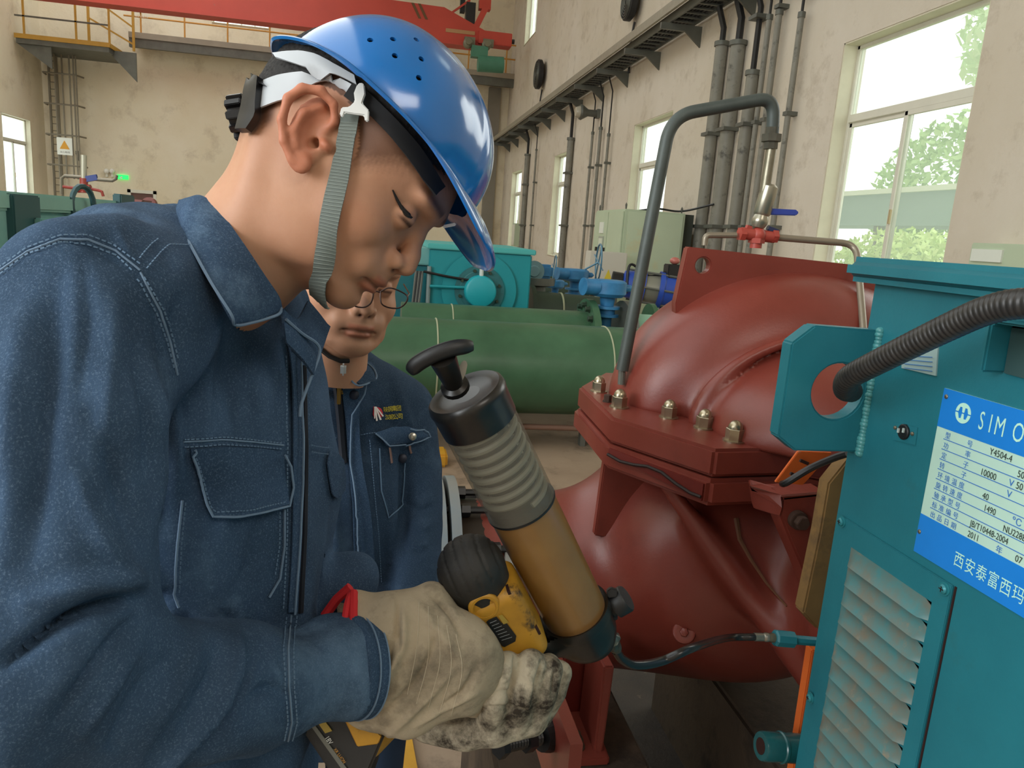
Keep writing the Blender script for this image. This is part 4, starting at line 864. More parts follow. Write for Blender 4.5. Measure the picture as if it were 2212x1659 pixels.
lg2 = MB(); lg2.prism([q(2180, 690), q(2163, 805), q(2172, 806), q(2192, 700), q(2300, 716), q(2300, 706)], (-.03, 0, 0)); lg2.make('side_frame', teal_m, mo, bevel=.003)
MB().prism([q(2192, 708), q(2175, 806), q(2300, 840), q(2300, 720)], (-.004, 0, 0)).make('grille', mat('grille_dark', '2e4a4a', .6), mo)
# small plates
def face_rect(pts, th, name, m, par, bev=0): return MB().prism([q(*p) for p in pts], (-th, 0, 0)).make(name, m, par, bevel=bev)
sp_ = face_rect([(1952, 752), (2030, 735), (2024, 812), (1950, 795)], .002, 'rating_plate', mat('plate_steel', 'a9c2c0', .4, .3), mo)
for k in range(4):
    a, b = q(1958, 768+9*k), q(2018, 772+10*k); MB().obox(a-np.array([.003, 0, 0]), b-np.array([.003, 0, 0]), .0006, .0008).make('ruling', mat('print_blue', '2f6fb4', .5), sp_)
ct = face_rect([(1936, 912), (1984, 924), (1979, 962), (1931, 950)], .0015, 'counter_plate', teal_m, mo)
c = q(1956, 933); MB().lathe(c, (-1, 0, 0), [(0, .0105), (.004, .0105), (.005, .009)], 24).make('round_badge', blk_m, ct, smooth=True, angle=30)
for d_ in (-5, 6): c1 = q(1954+d_, 930); MB().box(c1-np.array([.007, .0012, .003]), c1+np.array([-.005, .0012, .003])).make('digit_window', mat('digit_white', 'b5c4c0', .5), ct)
for p in ((1937, 924), (1974, 937)): MB().sph(q(*p)-np.array([.002, 0, 0]), .0028, 8, 6).make('rivet', galv, ct, smooth=True)
# nameplate: plane x = XM; u runs towards the camera (-Y), v up
yA, zA = q(2043, 838)[1:]; zB = q(1992, 1190)[2]; yA = q(2012, 1000)[1]
zt_, zb_ = q(2043, 838)[2], q(1985, 1195)[2]
Hh = zt_-zb_; Wp = .30
def npt(u, v, off=.0): return np.array([XM-off, yA-u, zb_+v*Hh])
npl = mo
def nrect(u0, v0, u1, v1, off0, th, name, m, par): return MB().prism([npt(u0, v0, off0), npt(u1, v0, off0), npt(u1, v1, off0), npt(u0, v1, off0)], (-th, 0, 0)).make(name, m, par)
plate_m = mat('plate_pale', 'bfe3d4', .3, .1, var=.05, vscale=20); pb_m = mat('plate_blue', '1f7fd6', .3, var=.08, vscale=15); pt_m = mat('plate_text_blue', '2f6fc0', .5); pk_m = mat('plate_text_black', '23302c', .6); pw_m = mat('plate_text_white', 'b8ead8', .4)
PL = nrect(0, 0, Wp, 1, 0, .0016, 'nameplate', plate_m, mo); PL['label'] = 'pale motor nameplate with blue bands'
nrect(.0, .775, Wp, 1, .0016, .0003, 'top_band', pb_m, PL); nrect(.0, 0, Wp, .24, .0016, .0003, 'bottom_band', pb_m, PL)
pu, pv = np.array([0, -1., 0]), np.array([0, 0, 1.])
def wr(s, u, v, hgt, m, wf=1.0, sp=None, nm='lettering'):
    o0 = npt(u, v, .0023); size = (hgt*wf, hgt)
    if sp is None: V, F = text(nm, s, None, PL, o0, pu, pv, size); return V, F
    Vs, Fs = [], []
    for i, ch in enumerate(s):
        V, F = text(nm, ch, None, PL, o0+pu*sp*i, pu, pv, size); b = len(Vs); Vs += V; Fs += [[j+b for j in f] for f in F]
    return Vs, Fs
def put(name, items, m, par):
    Vs, Fs = [], []
    for V, F in items: b = len(Vs); Vs += V; Fs += [[j+b for j in f] for f in F]
    return mesh(name, Vs, Fs, m, par)
rows = ['型  号', '功  率', '定  子', '转  子', '环境温度', '旋转速度', '轴承型号', '标准编号', '出品日期']
lab = []; lines = MB(); v0, v1 = .775, .24; dvr = (v0-v1)/9
for i, s_ in enumerate(rows):
    v = v0-dvr*(i+1)+.012; t_ = s_.replace('  ', '')
    lab.append(wr(t_, .016, v, .0088, None, 1, .0118 if len(t_) == 4 else .0354))
    if i < 8: lines.prism([npt(.014, v0-dvr*(i+1)-.001, .0018), npt(Wp-.01, v0-dvr*(i+1)-.001, .0018), npt(Wp-.01, v0-dvr*(i+1)+.003, .0018), npt(.014, v0-dvr*(i+1)+.003, .0018)], (-.0003, 0, 0))
put('row_titles', lab, pt_m, PL); lines.make('ruled_lines', pt_m, PL)
uq = lambda px, py: yA-q(px, py)[1]
val = [wr('Y4504-4', uq(2144, 962), v0-dvr*1+.012, .0112, None, .82), wr('500', uq(2200, 1030), v0-dvr*2+.012, .0112, None, .82), wr('10000', uq(2122, 1015), v0-dvr*3+.008, .0112, None, .82), wr('50', uq(2200, 1040), v0-dvr*3+.012, .0112, None, .82),
       wr('40', uq(2124, 1078), v0-dvr*5+.008, .0108, None, .85), wr('1490', uq(2126, 1108), v0-dvr*6+.008, .0108, None, .8), wr('NU228EC', uq(2167, 1155), v0-dvr*7+.010, .0108, None, .8),
       wr('JB/T10448-2004', uq(2095, 1150), v0-dvr*8+.012, .0108, None, .78), wr('2011', uq(2090, 1170), v0-dvr*9+.010, .0108, None, .8), wr('07', uq(2192, 1225), v0-dvr*9+.012, .0108, None, .85)]
for i_, (V_, F_) in enumerate(val): mesh('value', V_, F_, pk_m, PL)
for V_, F_ in [wr('V', uq(2182, 1045), v0-dvr*3+.012, .0112, None), wr('V', uq(2176, 1075), v0-dvr*4+.012, .0112, None), wr('℃', uq(2192, 1110), v0-dvr*6+.012, .0112, None), wr('年', uq(2152, 1195), v0-dvr*9+.010, .0095, None)]: mesh('unit', V_, F_, pt_m, PL)
put('maker_name', [wr('西安泰富西玛', uq(2062, 1215), .064, .0205, None, .78, .0172)], pw_m, PL)
put('brand_lettering', [wr('S', uq(2120, 900), .838, .031, None, .55), wr('I', uq(2143, 900), .838, .031, None, .6), wr('M', uq(2154, 910), .838, .031, None, .62), wr('O', uq(2193, 920), .838, .031, None, .62)], pw_m, PL)
em = MB(); ec = npt(.037, .893, .0020)      # round emblem: disc split by an H-shaped gap
def e2(u, v): return ec+pu*u+pv*v+np.array([0, 0, 0])
r_ = .0125
for sgn in (1, -1):
    arc = [e2(r_*.95*math.cos(a), sgn*r_*math.sin(a)) for a in np.linspace(.06, PI-.06, 15)]
    em.prism(arc+[e2(-r_*.62, sgn*.0008), e2(-r_*.45, sgn*r_*.55), e2(-r_*.18, sgn*r_*.55), e2(-r_*.12, sgn*.0008), e2(r_*.12, sgn*.0008), e2(r_*.18, sgn*r_*.55), e2(r_*.45, sgn*r_*.55), e2(r_*.62, sgn*.0008)], (-.0004, 0, 0))
em.make('emblem', pw_m, PL)
for u, v in ((.006, .955), (.004, .13)): MB().sph(npt(u, v, .002), .003, 10, 6, (.6, 1, 1)).make('rivet', galv, PL, smooth=True)
# louvre panel
pA, pB = q(1828, 1112), q(2062, 1268); y0_, y1_ = pA[1], pB[1]; zt2 = pA[2]-.004
lp = MB().box((XM-.0035, y1_, .45), (XM, y0_, zt2)).make('louvre_panel', teal_m, mo, bevel=.001)
MB().box((XM-.001, y1_-.004, .45), (XM+.0, y1_-.001, zt2)).make('panel_gap', jm, mo)
wv = MB()
dusty = mat('teal_dusty_louvre', '3f7f84', .38, var=.45, vscale=30, col2='6f6b5e', stain='8a7a66', stain_scale=25, stain_lo=.58, stain_hi=.72)
yl0, yl1 = q(1838, 1190)[1]-.004, q(2018, 1300)[1]-.0; zl0 = q(1838, 1185)[2]-.004; pitch = .0298
for k in range(14):
    zc_ = zl0-pitch*k-.006; V = []; F = []; nY, nA = 18, 7
    for i in range(nY):
        t_ = i/(nY-1); y_ = yl0+(yl1-yl0)*t_; e_ = min(1, min(t_, 1-t_)/.10); e_ = math.sqrt(max(0, 1-(1-e_)**2))
        for j in range(nA):
            s_ = j/(nA-1); zz = zc_+.0145-.0255*s_; bul = .0095*e_*(.15*s_+.85*s_*s_ if s_ < 1 else 1)
            V.append((XM-.0035-bul, y_, zz))
        V.append((XM-.0035, y_, zc_-.0112))
    n1 = nA+1
    for i in range(nY-1):
        for j in range(n1-1): F.append((i*n1+j, (i+1)*n1+j, (i+1)*n1+j+1, i*n1+j+1))
    l = mesh('louvre', V, F, dusty, lp, True); l.data.set_sharp_from_angle(angle=math.radians(50))
for p in ((1824, 1127), (2047, 1272), (1756, 1507)):
    c = q(*p)-np.array([.0035, 0, 0]); sc_ = MB(); sc_.lathe(c, (-1, 0, 0), [(0, .0085), (.0015, .0085), (.0015, .0062), (.004, .006), (.0058, .0035)], 20); b_ = sc_.make('screw', mat('screw_teal', '2d7f88', .35, .2), mo, smooth=True, angle=35)
    MB().box(c+np.array([-.0063, -.0035, -.0006]), c+np.array([-.0055, .0035, .0006])).box(c+np.array([-.0063, -.0006, -.0035]), c+np.array([-.0055, .0006, .0035])).make('cross_slot', jm, b_)
# grease pipe with hex coupling on the far end, drain stub, guards
gy = YM+.03
a, b = PY(1672, 1378, 1.0), PY(1775, 1387, 1.0); dv = _n(b-a)
MB().lathe(a, dv, [(0, .011), (.003, .0135), (.034, .0135), (.037, .009), (.038, .0078), (.2, .0078)], 8).make('grease_coupling', teal_m, mo, smooth=True, angle=35)
MB().lathe(a-dv*.012, dv, [(0, .006), (.006, .0075), (.012, .0075)], 12).make('hose_end', galv, mo, smooth=True)
a, b = PY(1650, 1612, 1.0), PY(1745, 1618, 1.0); dv = _n(b-a)
MB().lathe(a-dv*.006, dv, [(0, .014), (0, .0225), (.004, .024), (.034, .024), (.036, .026), (.04, .026), (.042, .024), (.2, .024)], 28).make('drain_stub', mat('teal_oily', '1c585c', .25, var=.3, vscale=30), mo, smooth=True, angle=35)
c = a-dv*.0065; MB().cyl(c, c+dv*.003, .0135, 20).make('stub_bore', jm, mo)
cg = thing('coupling_guard', 'khaki board and orange slotted guard between the red pump and the teal motor', 'guard', (.8, 1.05, .3))
kh = mat('khaki_board', '8a6a3e', .7, var=.3, vscale=10, stain='5a4630', stain_scale=14); og = mat('guard_orange', 'd9682c', .45, var=.15, vscale=10, stain='b9a99a', stain_scale=18, stain_lo=.62, stain_hi=.7)
Q1 = lambda px, py, y=1.06: PY(px, py, y)
MB().prism([Q1(1838, 985), Q1(1790, 1045), Q1(1772, 1150), Q1(1735, 1325), Q1(1765, 1360), Q1(1870, 1360), Q1(1880, 985)], (0, .03, 0)).make('board', kh, cg, bevel=.003)
MB().prism([Q1(1754, 1405, 1.03), Q1(1860, 1405, 1.03), Q1(1780, 1750, 1.03), Q1(1700, 1750, 1.03)], (0, .02, 0)).make('orange_side', og, cg, bevel=.002)
ot = MB().prism([Q1(1725, 975, 1.12), Q1(1798, 978, 1.12), Q1(1735, 1048, 1.14), Q1(1675, 1042, 1.14)], (0, .006, .0)).make('orange_top', og, cg, bevel=.001)
for p, r2 in (((1737, 998), 0), ((1716, 1026), 0)):
    c = Q1(*p, 1.115); MB().obox(c-np.array([.008, 0, -.003]), c+np.array([.008, 0, -.003]), .004, .0055).make('slot', jm, ot)
MB().tube(cr([Q1(1690, 1045, 1.12), Q1(1700, 1042, 1.1), Q1(1750, 1012, 1.08), Q1(1800, 990, 1.05), Q1(1830, 980, 1.03)]), .006, 8).make('edge_trim', blk_m, cg, smooth=True)
MB().prism([Q1(1690, 1415, 1.3), Q1(1735, 1405, 1.3), Q1(1745, 1475, 1.3), Q1(1735, 1480, 1.3)], (0, .05, 0)).make('strut', kh, cg)
# black flexible conduit through the lug
fc = thing('flexible_conduit', 'black ribbed flexible conduit hanging through the lug of the teal motor', 'conduit', P(2050, 720, .8))
path = cr([P(1838, 845, 1.015), P(1826, 840, .985), P(1836, 815, .945), P(1900, 780, .885), P(2050, 706, .79), P(2140, 668, .74), P(2225, 655, .70), P(2350, 665, .66), np.array([.66, .38, 1.40]), np.array([.69, .30, 1.30]), np.array([.705, .27, 1.22])], 26)
rad = []
for i in range(len(path)): rad.append(.0148+.0011*math.cos(i*2.4)*1)
L_ = [0]
for i in range(1, len(path)): L_.append(L_[-1]+np.linalg.norm(path[i]-path[i-1]))
N_ = 720; S_ = np.linspace(0, L_[-1], N_); pp = np.stack([np.interp(S_, L_, [p[k] for p in path]) for k in range(3)], 1); rr_ = .0138+.0015*np.abs(np.cos(S_/.0062*PI))
MB().tube(pp, rr_, 20).make('conduit', mat('black_conduit', '1f1f20', .42, var=.3, vscale=40, col2='33312e'), fc, smooth=True, angle=80)
# ================================================================== PEOPLE
denim_m = mat('denim_blue', '48617f', .92, var=.35, vscale=7, col2='33485f', stain='7390ae', stain_scale=5, stain_lo=.55, stain_hi=.8, bump=.9, bscale=330, attr='tint', spec=.15, grain=('86a0bd', 620, .52, .95))
denim_p = mat('denim_piece', '435c7a', .92, var=.35, vscale=9, col2='2f445b', stain='6d8aa8', stain_scale=8, stain_lo=.56, stain_hi=.8, bump=.9, bscale=330, spec=.15, grain=('86a0bd', 620, .52, .95))
thread_m = mat('pale_stitching', '64809c', .9); piping_m = mat('worn_edge', '6f88a2', .9)
skin_m = mat('skin', 'c7987b', .5, var=.1, vscale=14, col2='b88669', bump=.12, bscale=260, attr='tint', sss=.12, spec=.35)
hair_m = mat('black_hair', '171412', .7, bump=.5, bscale=500)
def polysd(X, Y, poly):
    d = np.full(X.shape, 1e9); ins = np.zeros(X.shape, bool); n = len(poly)
    for i in range(n):
        a, b = poly[i], poly[(i+1) % n]; ex, ey = b[0]-a[0], b[1]-a[1]; wx, wy = X-a[0], Y-a[1]
        t = np.clip((wx*ex+wy*ey)/(ex*ex+ey*ey+1e-15), 0, 1); d = np.minimum(d, np.hypot(wx-ex*t, wy-ey*t))
        c = (a[1] > Y) != (b[1] > Y); xi = a[0]+(Y-a[1])/(ey if ey else 1e-12)*ex; ins ^= c & (X < xi)
    return np.where(ins, -d, d)
def sst(a, b, x): t = np.clip((x-a)/(b-a), 0, 1); return t*t*(3-2*t)
def head_mesh(h=.0018, thin=1.0):
    """head and neck in head axes: f forward, u up, s towards the right ear; metres from the ear centre"""
    s = SDF((-.135, -.30, -.105), (.14, .15, .105), h)
    prof = np.array([(-100, 25), (-98, 55), (-82, 92), (-50, 120), (-12, 132), (32, 127), (70, 105), (94, 76), (106, 50), (107, 36), (102, 22), (99, 6), (99, -14), (101, -32), (103, -45), (101, -62), (103, -74), (98, -86), (84, -93), (60, -92), (30, -86), (0, -74), (-40, -60), (-74, -36), (-92, -8)], float)/1000
    pr = np.array(cr(list(map(lambda p: np.array([p[0], p[1], 0]), prof))+[np.array([*prof[0], 0])], 5))[:, :2]
    def base(x, y, z):
        X, Y = np.broadcast_arrays(x[..., 0], y[..., 0]); pd = polysd(X.astype(float), Y.astype(float), pr)
        Wd = np.interp(Y, [-.10, -.085, -.06, -.02, .01, .05, .15], [.048, .052, .060, .067, .070, .076, .076])
        Wd = Wd*(1-.10*sst(.03, .1, X)*sst(-.1, -.03, Y))
        Rr = np.interp(Y, [-.1, -.05, 0, .06, .15], [.05, .055, .062, .066, .066])
        t = np.minimum(-pd/Rr, 1.)
        return (np.sqrt((z/Wd[..., None])**2+((1-t)**2)[..., None])-1)*.05
    s.put(base, (-.11, -.1, -.09), (.115, .14, .09), .012)
    s.path([(-.012, -.01, 0), (.0, -.12, 0), (-.002, -.20, 0), (-.01, -.29, 0)], [.057, .058, .062, .075], .03)
    for g in (1, -1):
        s.cone((-.036, -.03, .052*g), (.048, -.19, .03*g), .012, .013, .016)      # neck muscle
        s.ell((.062, -.018, .044*g), (.026, .018, .018), .02)                      # cheekbone
        s.ell((.03, -.068, .045*g), (.035, .018, .012), .02)                       # jaw
        s.ell((.094, .036, .026*g), (.011, .007, .024), .012)                      # brow
        s.ell((.106, .013, .033*g), (.012, .012, .017), .012, 's')                 # socket
        s.ell((.087, .012, .0315*g), (.0128, .0125, .0135), .004)                  # lid over the eyeball
        s.ell((.105, -.021, .0125*g), (.0105, .008, .0065), .005)                  # nostril wing
        s.ell((.090, -.042, .027*g), (.012, .014, .012), .012)                     # cheek beside the mouth
    s.path([(.097, .028, 0), (.1025, .009, 0), (.1115, -.008, 0), (.1155, -.0175, 0)], [.006, .0066, .0082, .0095], .009)
    s.cone((.111, -.022, 0), (.104, -.032, 0), .006, .005, .006)
    for g in (1, -1): s.ell((.1105, -.0285, .0068*g), (.0055, .0035, .0032), .002, 's')
    s.ell((.0985, -.041, 0), (.0125, .013, .022), .012)
    s.ell((.106, -.0455, 0), (.009, .0048, .0185), .004); s.ell((.103, -.0575, 0), (.0095, .0062, .017), .004)
    s.path([(.098, -.0525, .025), (.112, -.0512, .008), (.112, -.0512, -.008), (.098, -.0525, -.025)], [.0018, .0012, .0012, .0018], .003, 's')
    s.cone((.108, -.066, .012), (.108, -.066, -.012), .005, .005, .008, 's')
    s.ell((.092, -.078, 0), (.0125, .0115, .02), .014)
    for g in (1, -1):      # ears
        E1 = np.array([-.44, .898, 0]); E2 = np.array([.898, .44, 0]); c = np.array([-.006, .003, 0])
        def e(a, b, z): return c+E1*a*.98+E2*b*1.08+np.array([0, 0, z*g])
        nrm = (.30, .0, 1*g)
        s.ell(e(0, 0, .0765), (.030, .0165, .005), .006, R=[E1, E2*.95+np.array([0, 0, -.3*g]), np.array([.27, .13, .95*g])])
        s.path([e(.004, .010, .074), e(.016, .017, .078), e(.028, .013, .083), e(.034, .002, .087), e(.030, -.011, .090), e(.018, -.0185, .091), e(.0, -.0185, .089), e(-.016, -.013, .086), e(-.028, -.004, .082)],
               [.0028, .0034, .0038, .004, .0041, .004, .0038, .0036, .0038], .003)
        s.path([e(.024, .004, .079), e(.012, -.006, .0845), e(-.004, -.0085, .0845), e(-.016, -.004, .082)], [.003, .0036, .0034, .003], .004)
        s.ell(e(-.028, .003, .079), (.009, .0085, .0048), .005)
        s.ell(e(.001, .005, .086), (.0135, .0085, .0095), .003, 's', R=[E1, E2, (0, 0, 1)])
        s.ell(e(.017, .009, .086), (.009, .0045, .005), .003, 's', R=[E1, E2, (0, 0, 1)])
        s.ell(e(-.006, .0155, .0755), (.0065, .004, .006), .004)
        s.cone(e(-.01, .006, .082), e(-.004, .007, .068), .0045, .004, .002, 's')
    V, F = s.mesh(); V = smooth_mesh(V, F, 2, .5)
    return V, F
HV, HF = head_mesh(); HN = vnormals(HV, HF)
def head_tint(V):
    f, u, s = V.T; c = np.ones((len(V), 3)); a = np.abs(s)
    def blend(m, col): c[:] = c*(1-m[:, None])+np.array(col)*m[:, None]
    nz = np.sin(f*900+u*400)*np.sin(u*1100-s*700)*.5+np.sin(f*2300+s*1900)*.3
    ear = sst(.072, .080, a)*(1-sst(.035, .05, np.hypot(f+.006, u-.003))); blend(ear*.75, (.93, .58, .52))
    blend(sst(.030, .012, np.hypot(f-.085, (u+.02)*1.2))*0+np.exp(-((f-.07)**2+(u+.02)**2)/.0006)*.35, (.95, .80, .74))
    lip = np.maximum(np.exp(-((u+.0455)/.0042)**4), np.exp(-((u+.0572)/.0052)**4))*sst(.092, .099, f)*sst(.024, .017, a); blend(lip*.8, (.72, .42, .40))
    gap = np.exp(-((u+.0515)/.0016)**2)*sst(.09, .098, f)*sst(.027, .02, a); blend(gap*.8, (.22, .10, .09))
    blend(np.exp(-((u+.0285)/.003)**2-((a-.0068)/.003)**2)*(f > .104), (.2, .09, .07))
    blend(sst(-.03, -.06, u)*sst(.02, .06, f)*.22, (.66, .60, .55))
    # short hair: nape fading up, temple, above the ear
    hl = np.interp(f, [-.1, -.07, -.03, .0, .02, .045, .06, .08, .1], [-.02, -.042, -.01, .034, .012, .022, .038, .055, .066])
    hair = sst(-.018, .011, u-hl+.004*nz)*(1-sst(.0665, .0695, a)*(np.hypot((f+.006), (u-.003)) < .042)); blend(hair*.86, (.17, .13, .11))
    eb = np.exp(-(((u-(.040-.10*(f-.098)))/.0042)**2))*sst(.078, .088, f)*sst(.006, .011, a); blend(eb*.85, (.16, .11, .09))
    eye = np.exp(-(((u-(.0095))/.0024)**2))*sst(.083, .088, f)*sst(.019, .022, a)*sst(.046, .043, a); blend(eye*.95, (.07, .045, .04))
    cre = np.exp(-(((u-.0175)/.0016)**2))*sst(.082, .088, f)*sst(.017, .022, a)*sst(.048, .042, a); blend(cre*.35, (.45, .3, .26))
    return c, hair
HC, HM = head_tint(HV)
def place_head(par, O, fv, uv, scale=1, cut=-.165):
    fv = _n(np.array(fv, float)); uv = np.array(uv, float); uv = _n(uv-fv*(uv@fv)); sv = np.cross(fv, uv)
    B = np.array([fv, uv, sv]); Vc = O+(HV*scale)@B; Vw = W(Vc)
    fast_mesh('body', Vw, HF[HV[HF].mean(1)[:, 1] > cut], skin_m, par, HC)
    fm_ = HV[HF].mean(1); k = (HM[HF].min(1) > .82) & (fm_[:, 1] > .0) & ((fm_[:, 1] > .056) | (fm_[:, 0] < -.03))
    rs = np.random.RandomState(1); Vh = W(O+((HV+HN*(.0016+.0016*rs.rand(len(HV), 1)))*scale)@B)
    idx = np.unique(HF[k]); mp = -np.ones(len(HV), int); mp[idx] = np.arange(len(idx))
    fast_mesh('hair', Vh[idx], mp[HF[k]], hair_m, par)
    T = lambda p: W(O+(np.atleast_2d(np.array(p, float))*scale)@B)
    return Vw, T
def foldfield(V, F, folds, amp_noise=.0022, seed=0, zlim=None):
    """real creases: ridges (+) and valleys (-) along lines, plus small cloth waves"""
    N = vnormals(V, F); x, y = pix(V); d = np.zeros(len(V)); face = np.clip(-N[:, 2]*2+.25, 0, 1)
    for pts, wd, am in folds:
        pts = [tuple(map(float, p)) for p in cr([np.array([*p, 0.]) for p in pts], 5)]
        dist, t = polydist(x, y, [p[:2] for p in pts]); d += am*np.exp(-(dist/wd)**2)*np.sin(np.clip(t*1.15+.0, 0.03, 1.12)/1.15*PI*.94+.1)**.6*face
    rs = np.random.RandomState(seed)
    for k in range(14):
        fr = rs.uniform(15, 60); dr_ = _n(rs.normal(size=3)*np.array([1.3, .6, 1.0])); d += amp_noise*(18/fr)*np.sin(V@dr_*fr*1.6+rs.rand()*6+1.8*np.sin(V@_n(rs.normal(size=3))*fr*.6))
    return V+N*d[:, None]
def stitch(dr_, pts, par, off=.0012, w_=.0011, dash=6, gap=4, mb=None):
    L = dr_.line(pts, off, 3); L = np.array(L); S = np.r_[0, np.cumsum(np.linalg.norm(np.diff(L, axis=0), axis=1))]; n = int(S[-1]/.0042)
    for i in range(n):
        a, b = i*.0042, i*.0042+.0028; p = [np.interp(a, S, L[:, k]) for k in range(3)]; q_ = [np.interp(b, S, L[:, k]) for k in range(3)]
        if np.linalg.norm(np.array(p)-q_) > 1e-5: mb.obox(p, q_, w_, .0006, up=ray(CX, CY))
# ------------------------------------------------------------------ man in the blue helmet
O1 = Cs(720, 360, .70); f1 = np.array([.707, .707, .0]); u1 = np.array([.707, -.707, 0])
man = thing('person', 'man in profile wearing blue safety helmet, faded denim jacket and white gloves', 'person', W(Cs(430, 1659, .8))*np.array([1, 1, 0]))
HW1, T1 = place_head(man, O1, f1, u1)
drh = Drape(HW1, HF); _h0 = HV.copy(); _em = (np.hypot(_h0[:, 0]+.006, _h0[:, 1]-.003) < .05); _h0[_em, 2] = np.clip(_h0[_em, 2], -.073, .073); drh0 = Drape(T1(_h0), HF)
# jacket body
s = SDF((-.66, -.25, .36), (-.12, .70, 1.12), .0044)
Fd = np.array([math.cos(.36), 0, -math.sin(.36)]); Sd = np.array([math.sin(.36), 0, math.cos(.36)]); Ud = np.array([.08, -1, 0.]); RR = [Fd, Sd, Ud]
for (px, py, d, a, b, c) in ((385, 690, .765, .100, .165, .115), (425, 950, .775, .118, .172, .20), (425, 1300, .79, .120, .172, .22), (400, 1700, .81, .115, .17, .25)): s.ell(Cs(px, py, d), (a, b, c), .05, R=RR)
s.cone(Cs(235, 655, .585), Cs(420, 640, .72), .062, .062, .05)
s.cone(Cs(420, 640, .74), Cs(505, 620, .75), .06, .058, .04)
s.path([Cs(195, 700, .575), Cs(165, 900, .535), Cs(120, 1200, .505), Cs(95, 1430, .49)], [.071, .068, .066, .066], .03)
s.path([Cs(80, 1470, .50), Cs(330, 1500, .575), Cs(560, 1480, .665), Cs(690, 1448, .715), Cs(755, 1440, .735)], [.068, .060, .054, .049, .0485], .022)
cpl = Cs(757, 1440, .7356); cpn = _n(Cs(760, 1439, .7365)-Cs(690, 1448, .715))
s.put(lambda x, y, z: -((x-cpl[0])*cpn[0]+(y-cpl[1])*cpn[1]+(z-cpl[2])*cpn[2]), tuple(cpl-.075), tuple(cpl+.075), .0, 's')
s.path([Cs(540, 780, .93), Cs(590, 1150, 1.0), Cs(620, 1330, 1.0)], [.06, .055, .05], .03)
s.path([Cs(620, 1330, .99), Cs(700, 1290, .91), Cs(748, 1262, .87)], [.048, .044, .038], .02)
V, F = s.mesh(); V = smooth_mesh(V, F, 2)
fold1 = [([(10, 1430), (130, 1345), (250, 1300), (352, 1288)], 13, -.020), ([(60, 1300), (200, 1262), (310, 1258), (352, 1266)], 24, .009),
         ([(340, 1310), (240, 1400), (120, 1560)], 15, -.008), ([(370, 1320), (290, 1440), (190, 1600)], 17, .007), ([(395, 1335), (350, 1440), (250, 1620)], 12, -.008), ([(425, 1345), (400, 1450), (300, 1640)], 15, .006),
         ([(470, 1350), (460, 1440), (400, 1560)], 12, -.006), ([(512, 1345), (505, 1440), (455, 1550), (360, 1659)], 14, .011), ([(540, 1400), (535, 1480), (480, 1580), (400, 1659)], 12, -.009),
         ([(480, 1325), (530, 1350), (610, 1352)], 9, -.007), ([(520, 1560), (570, 1490), (630, 1500)], 14, -.006), ([(600, 1350), (590, 1420), (610, 1480)], 10, .004),
         ([(130, 590), (110, 850), (60, 1200)], 22, -.006), ([(70, 620), (30, 900), (10, 1200)], 26, .006), ([(250, 640), (235, 800), (210, 1000)], 20, .004), ([(290, 760), (330, 960), (350, 1150)], 18, -.007),
         ([(340, 760), (375, 930), (385, 1050)], 18, .007), ([(200, 900), (290, 1110), (340, 1230)], 22, -.006), ([(150, 1000), (240, 1180), (330, 1262)], 22, .005), ([(180, 560), (190, 700), (170, 850)], 14, -.003),
         ([(395, 640), (402, 740), (410, 850)], 11, -.008), ([(440, 640), (450, 800), (440, 940)], 13, .004), ([(480, 720), (495, 860), (500, 940)], 9, -.0035), ([(520, 740), (550, 860), (560, 940)], 10, .003), ([(570, 760), (600, 880), (605, 940)], 9, -.003),
         ([(300, 480), (360, 540), (380, 580)], 11, -.004), ([(250, 480), (300, 540)], 12, .003), ([(480, 990), (490, 1080), (470, 1200)], 14, .003), ([(560, 1130), (540, 1220), (500, 1290)], 12, -.003)]
seam1 = [([(-10, 592), (60, 545), (130, 518), (190, 520), (250, 545), (300, 590)], 5, -.0028), ([(300, 590), (345, 670), (368, 740), (378, 800), (395, 900), (402, 1000)], 6, -.0035)]
fold1 = [(a_, b_, c_*1.35) for a_, b_, c_ in fold1]
V = foldfield(V, F, fold1+seam1, .0030, 4)
xx, yy = pix(V); tint = np.ones((len(V), 3)); wv_ = np.sin(xx*.05+np.sin(yy*.012)*3)*.5+.5
tint *= (.93+.14*wv_)[:, None]
VW = W(V); keep = np.ones(len(F), bool)
fast_mesh('jacket', VW, F, denim_m, man, tint)
dj = Drape(VW, F)
def dsheet(name, top, bot, m, par, dr_, off=.004, nv=10, nu=16, thick=.0016, puff=0, curl=0):
    """cloth piece lying on a draped surface between two pixel polylines"""
    def rs_(pl):
        pl = np.array(cr([np.array([*p, 0.]) for p in pl], 8))[:, :2]; S = np.r_[0, np.cumsum(np.hypot(*np.diff(pl, axis=0).T))]; t = np.linspace(0, S[-1], nu); return np.stack([np.interp(t, S, pl[:, k]) for k in range(2)], 1)
    A, B = rs_(top), rs_(bot); rows = []
    for i in range(nv):
        v = i/(nv-1); rows.append([dr_.at(*(A[j]*(1-v)+B[j]*v), off+puff*math.sin(PI*v)+curl*v*v) for j in range(nu)])
    G = np.array(rows)
    for _ in range(2): G[1:-1, 1:-1] = .5*G[1:-1, 1:-1]+.125*(G[:-2, 1:-1]+G[2:, 1:-1]+G[1:-1, :-2]+G[1:-1, 2:])
    return sheet(name, list(G), m, par, thick), G
st = MB()
flap, _g = dsheet('pocket_flap', [(402, 968), (480, 966), (560, 968), (605, 976)], [(452, 1112), (500, 1112), (560, 1100), (613, 1086)], denim_p, man, dj, .004, curl=.004)
MB().tube([p*1.0 for p in dj.line([(402, 972), (425, 1030), (444, 1090), (456, 1114), (500, 1113), (560, 1103), (613, 1090), (621, 1050), (616, 1005), (603, 980)], .0085, 6)], .0012, 6).make('flap_edge', piping_m, flap, smooth=True)
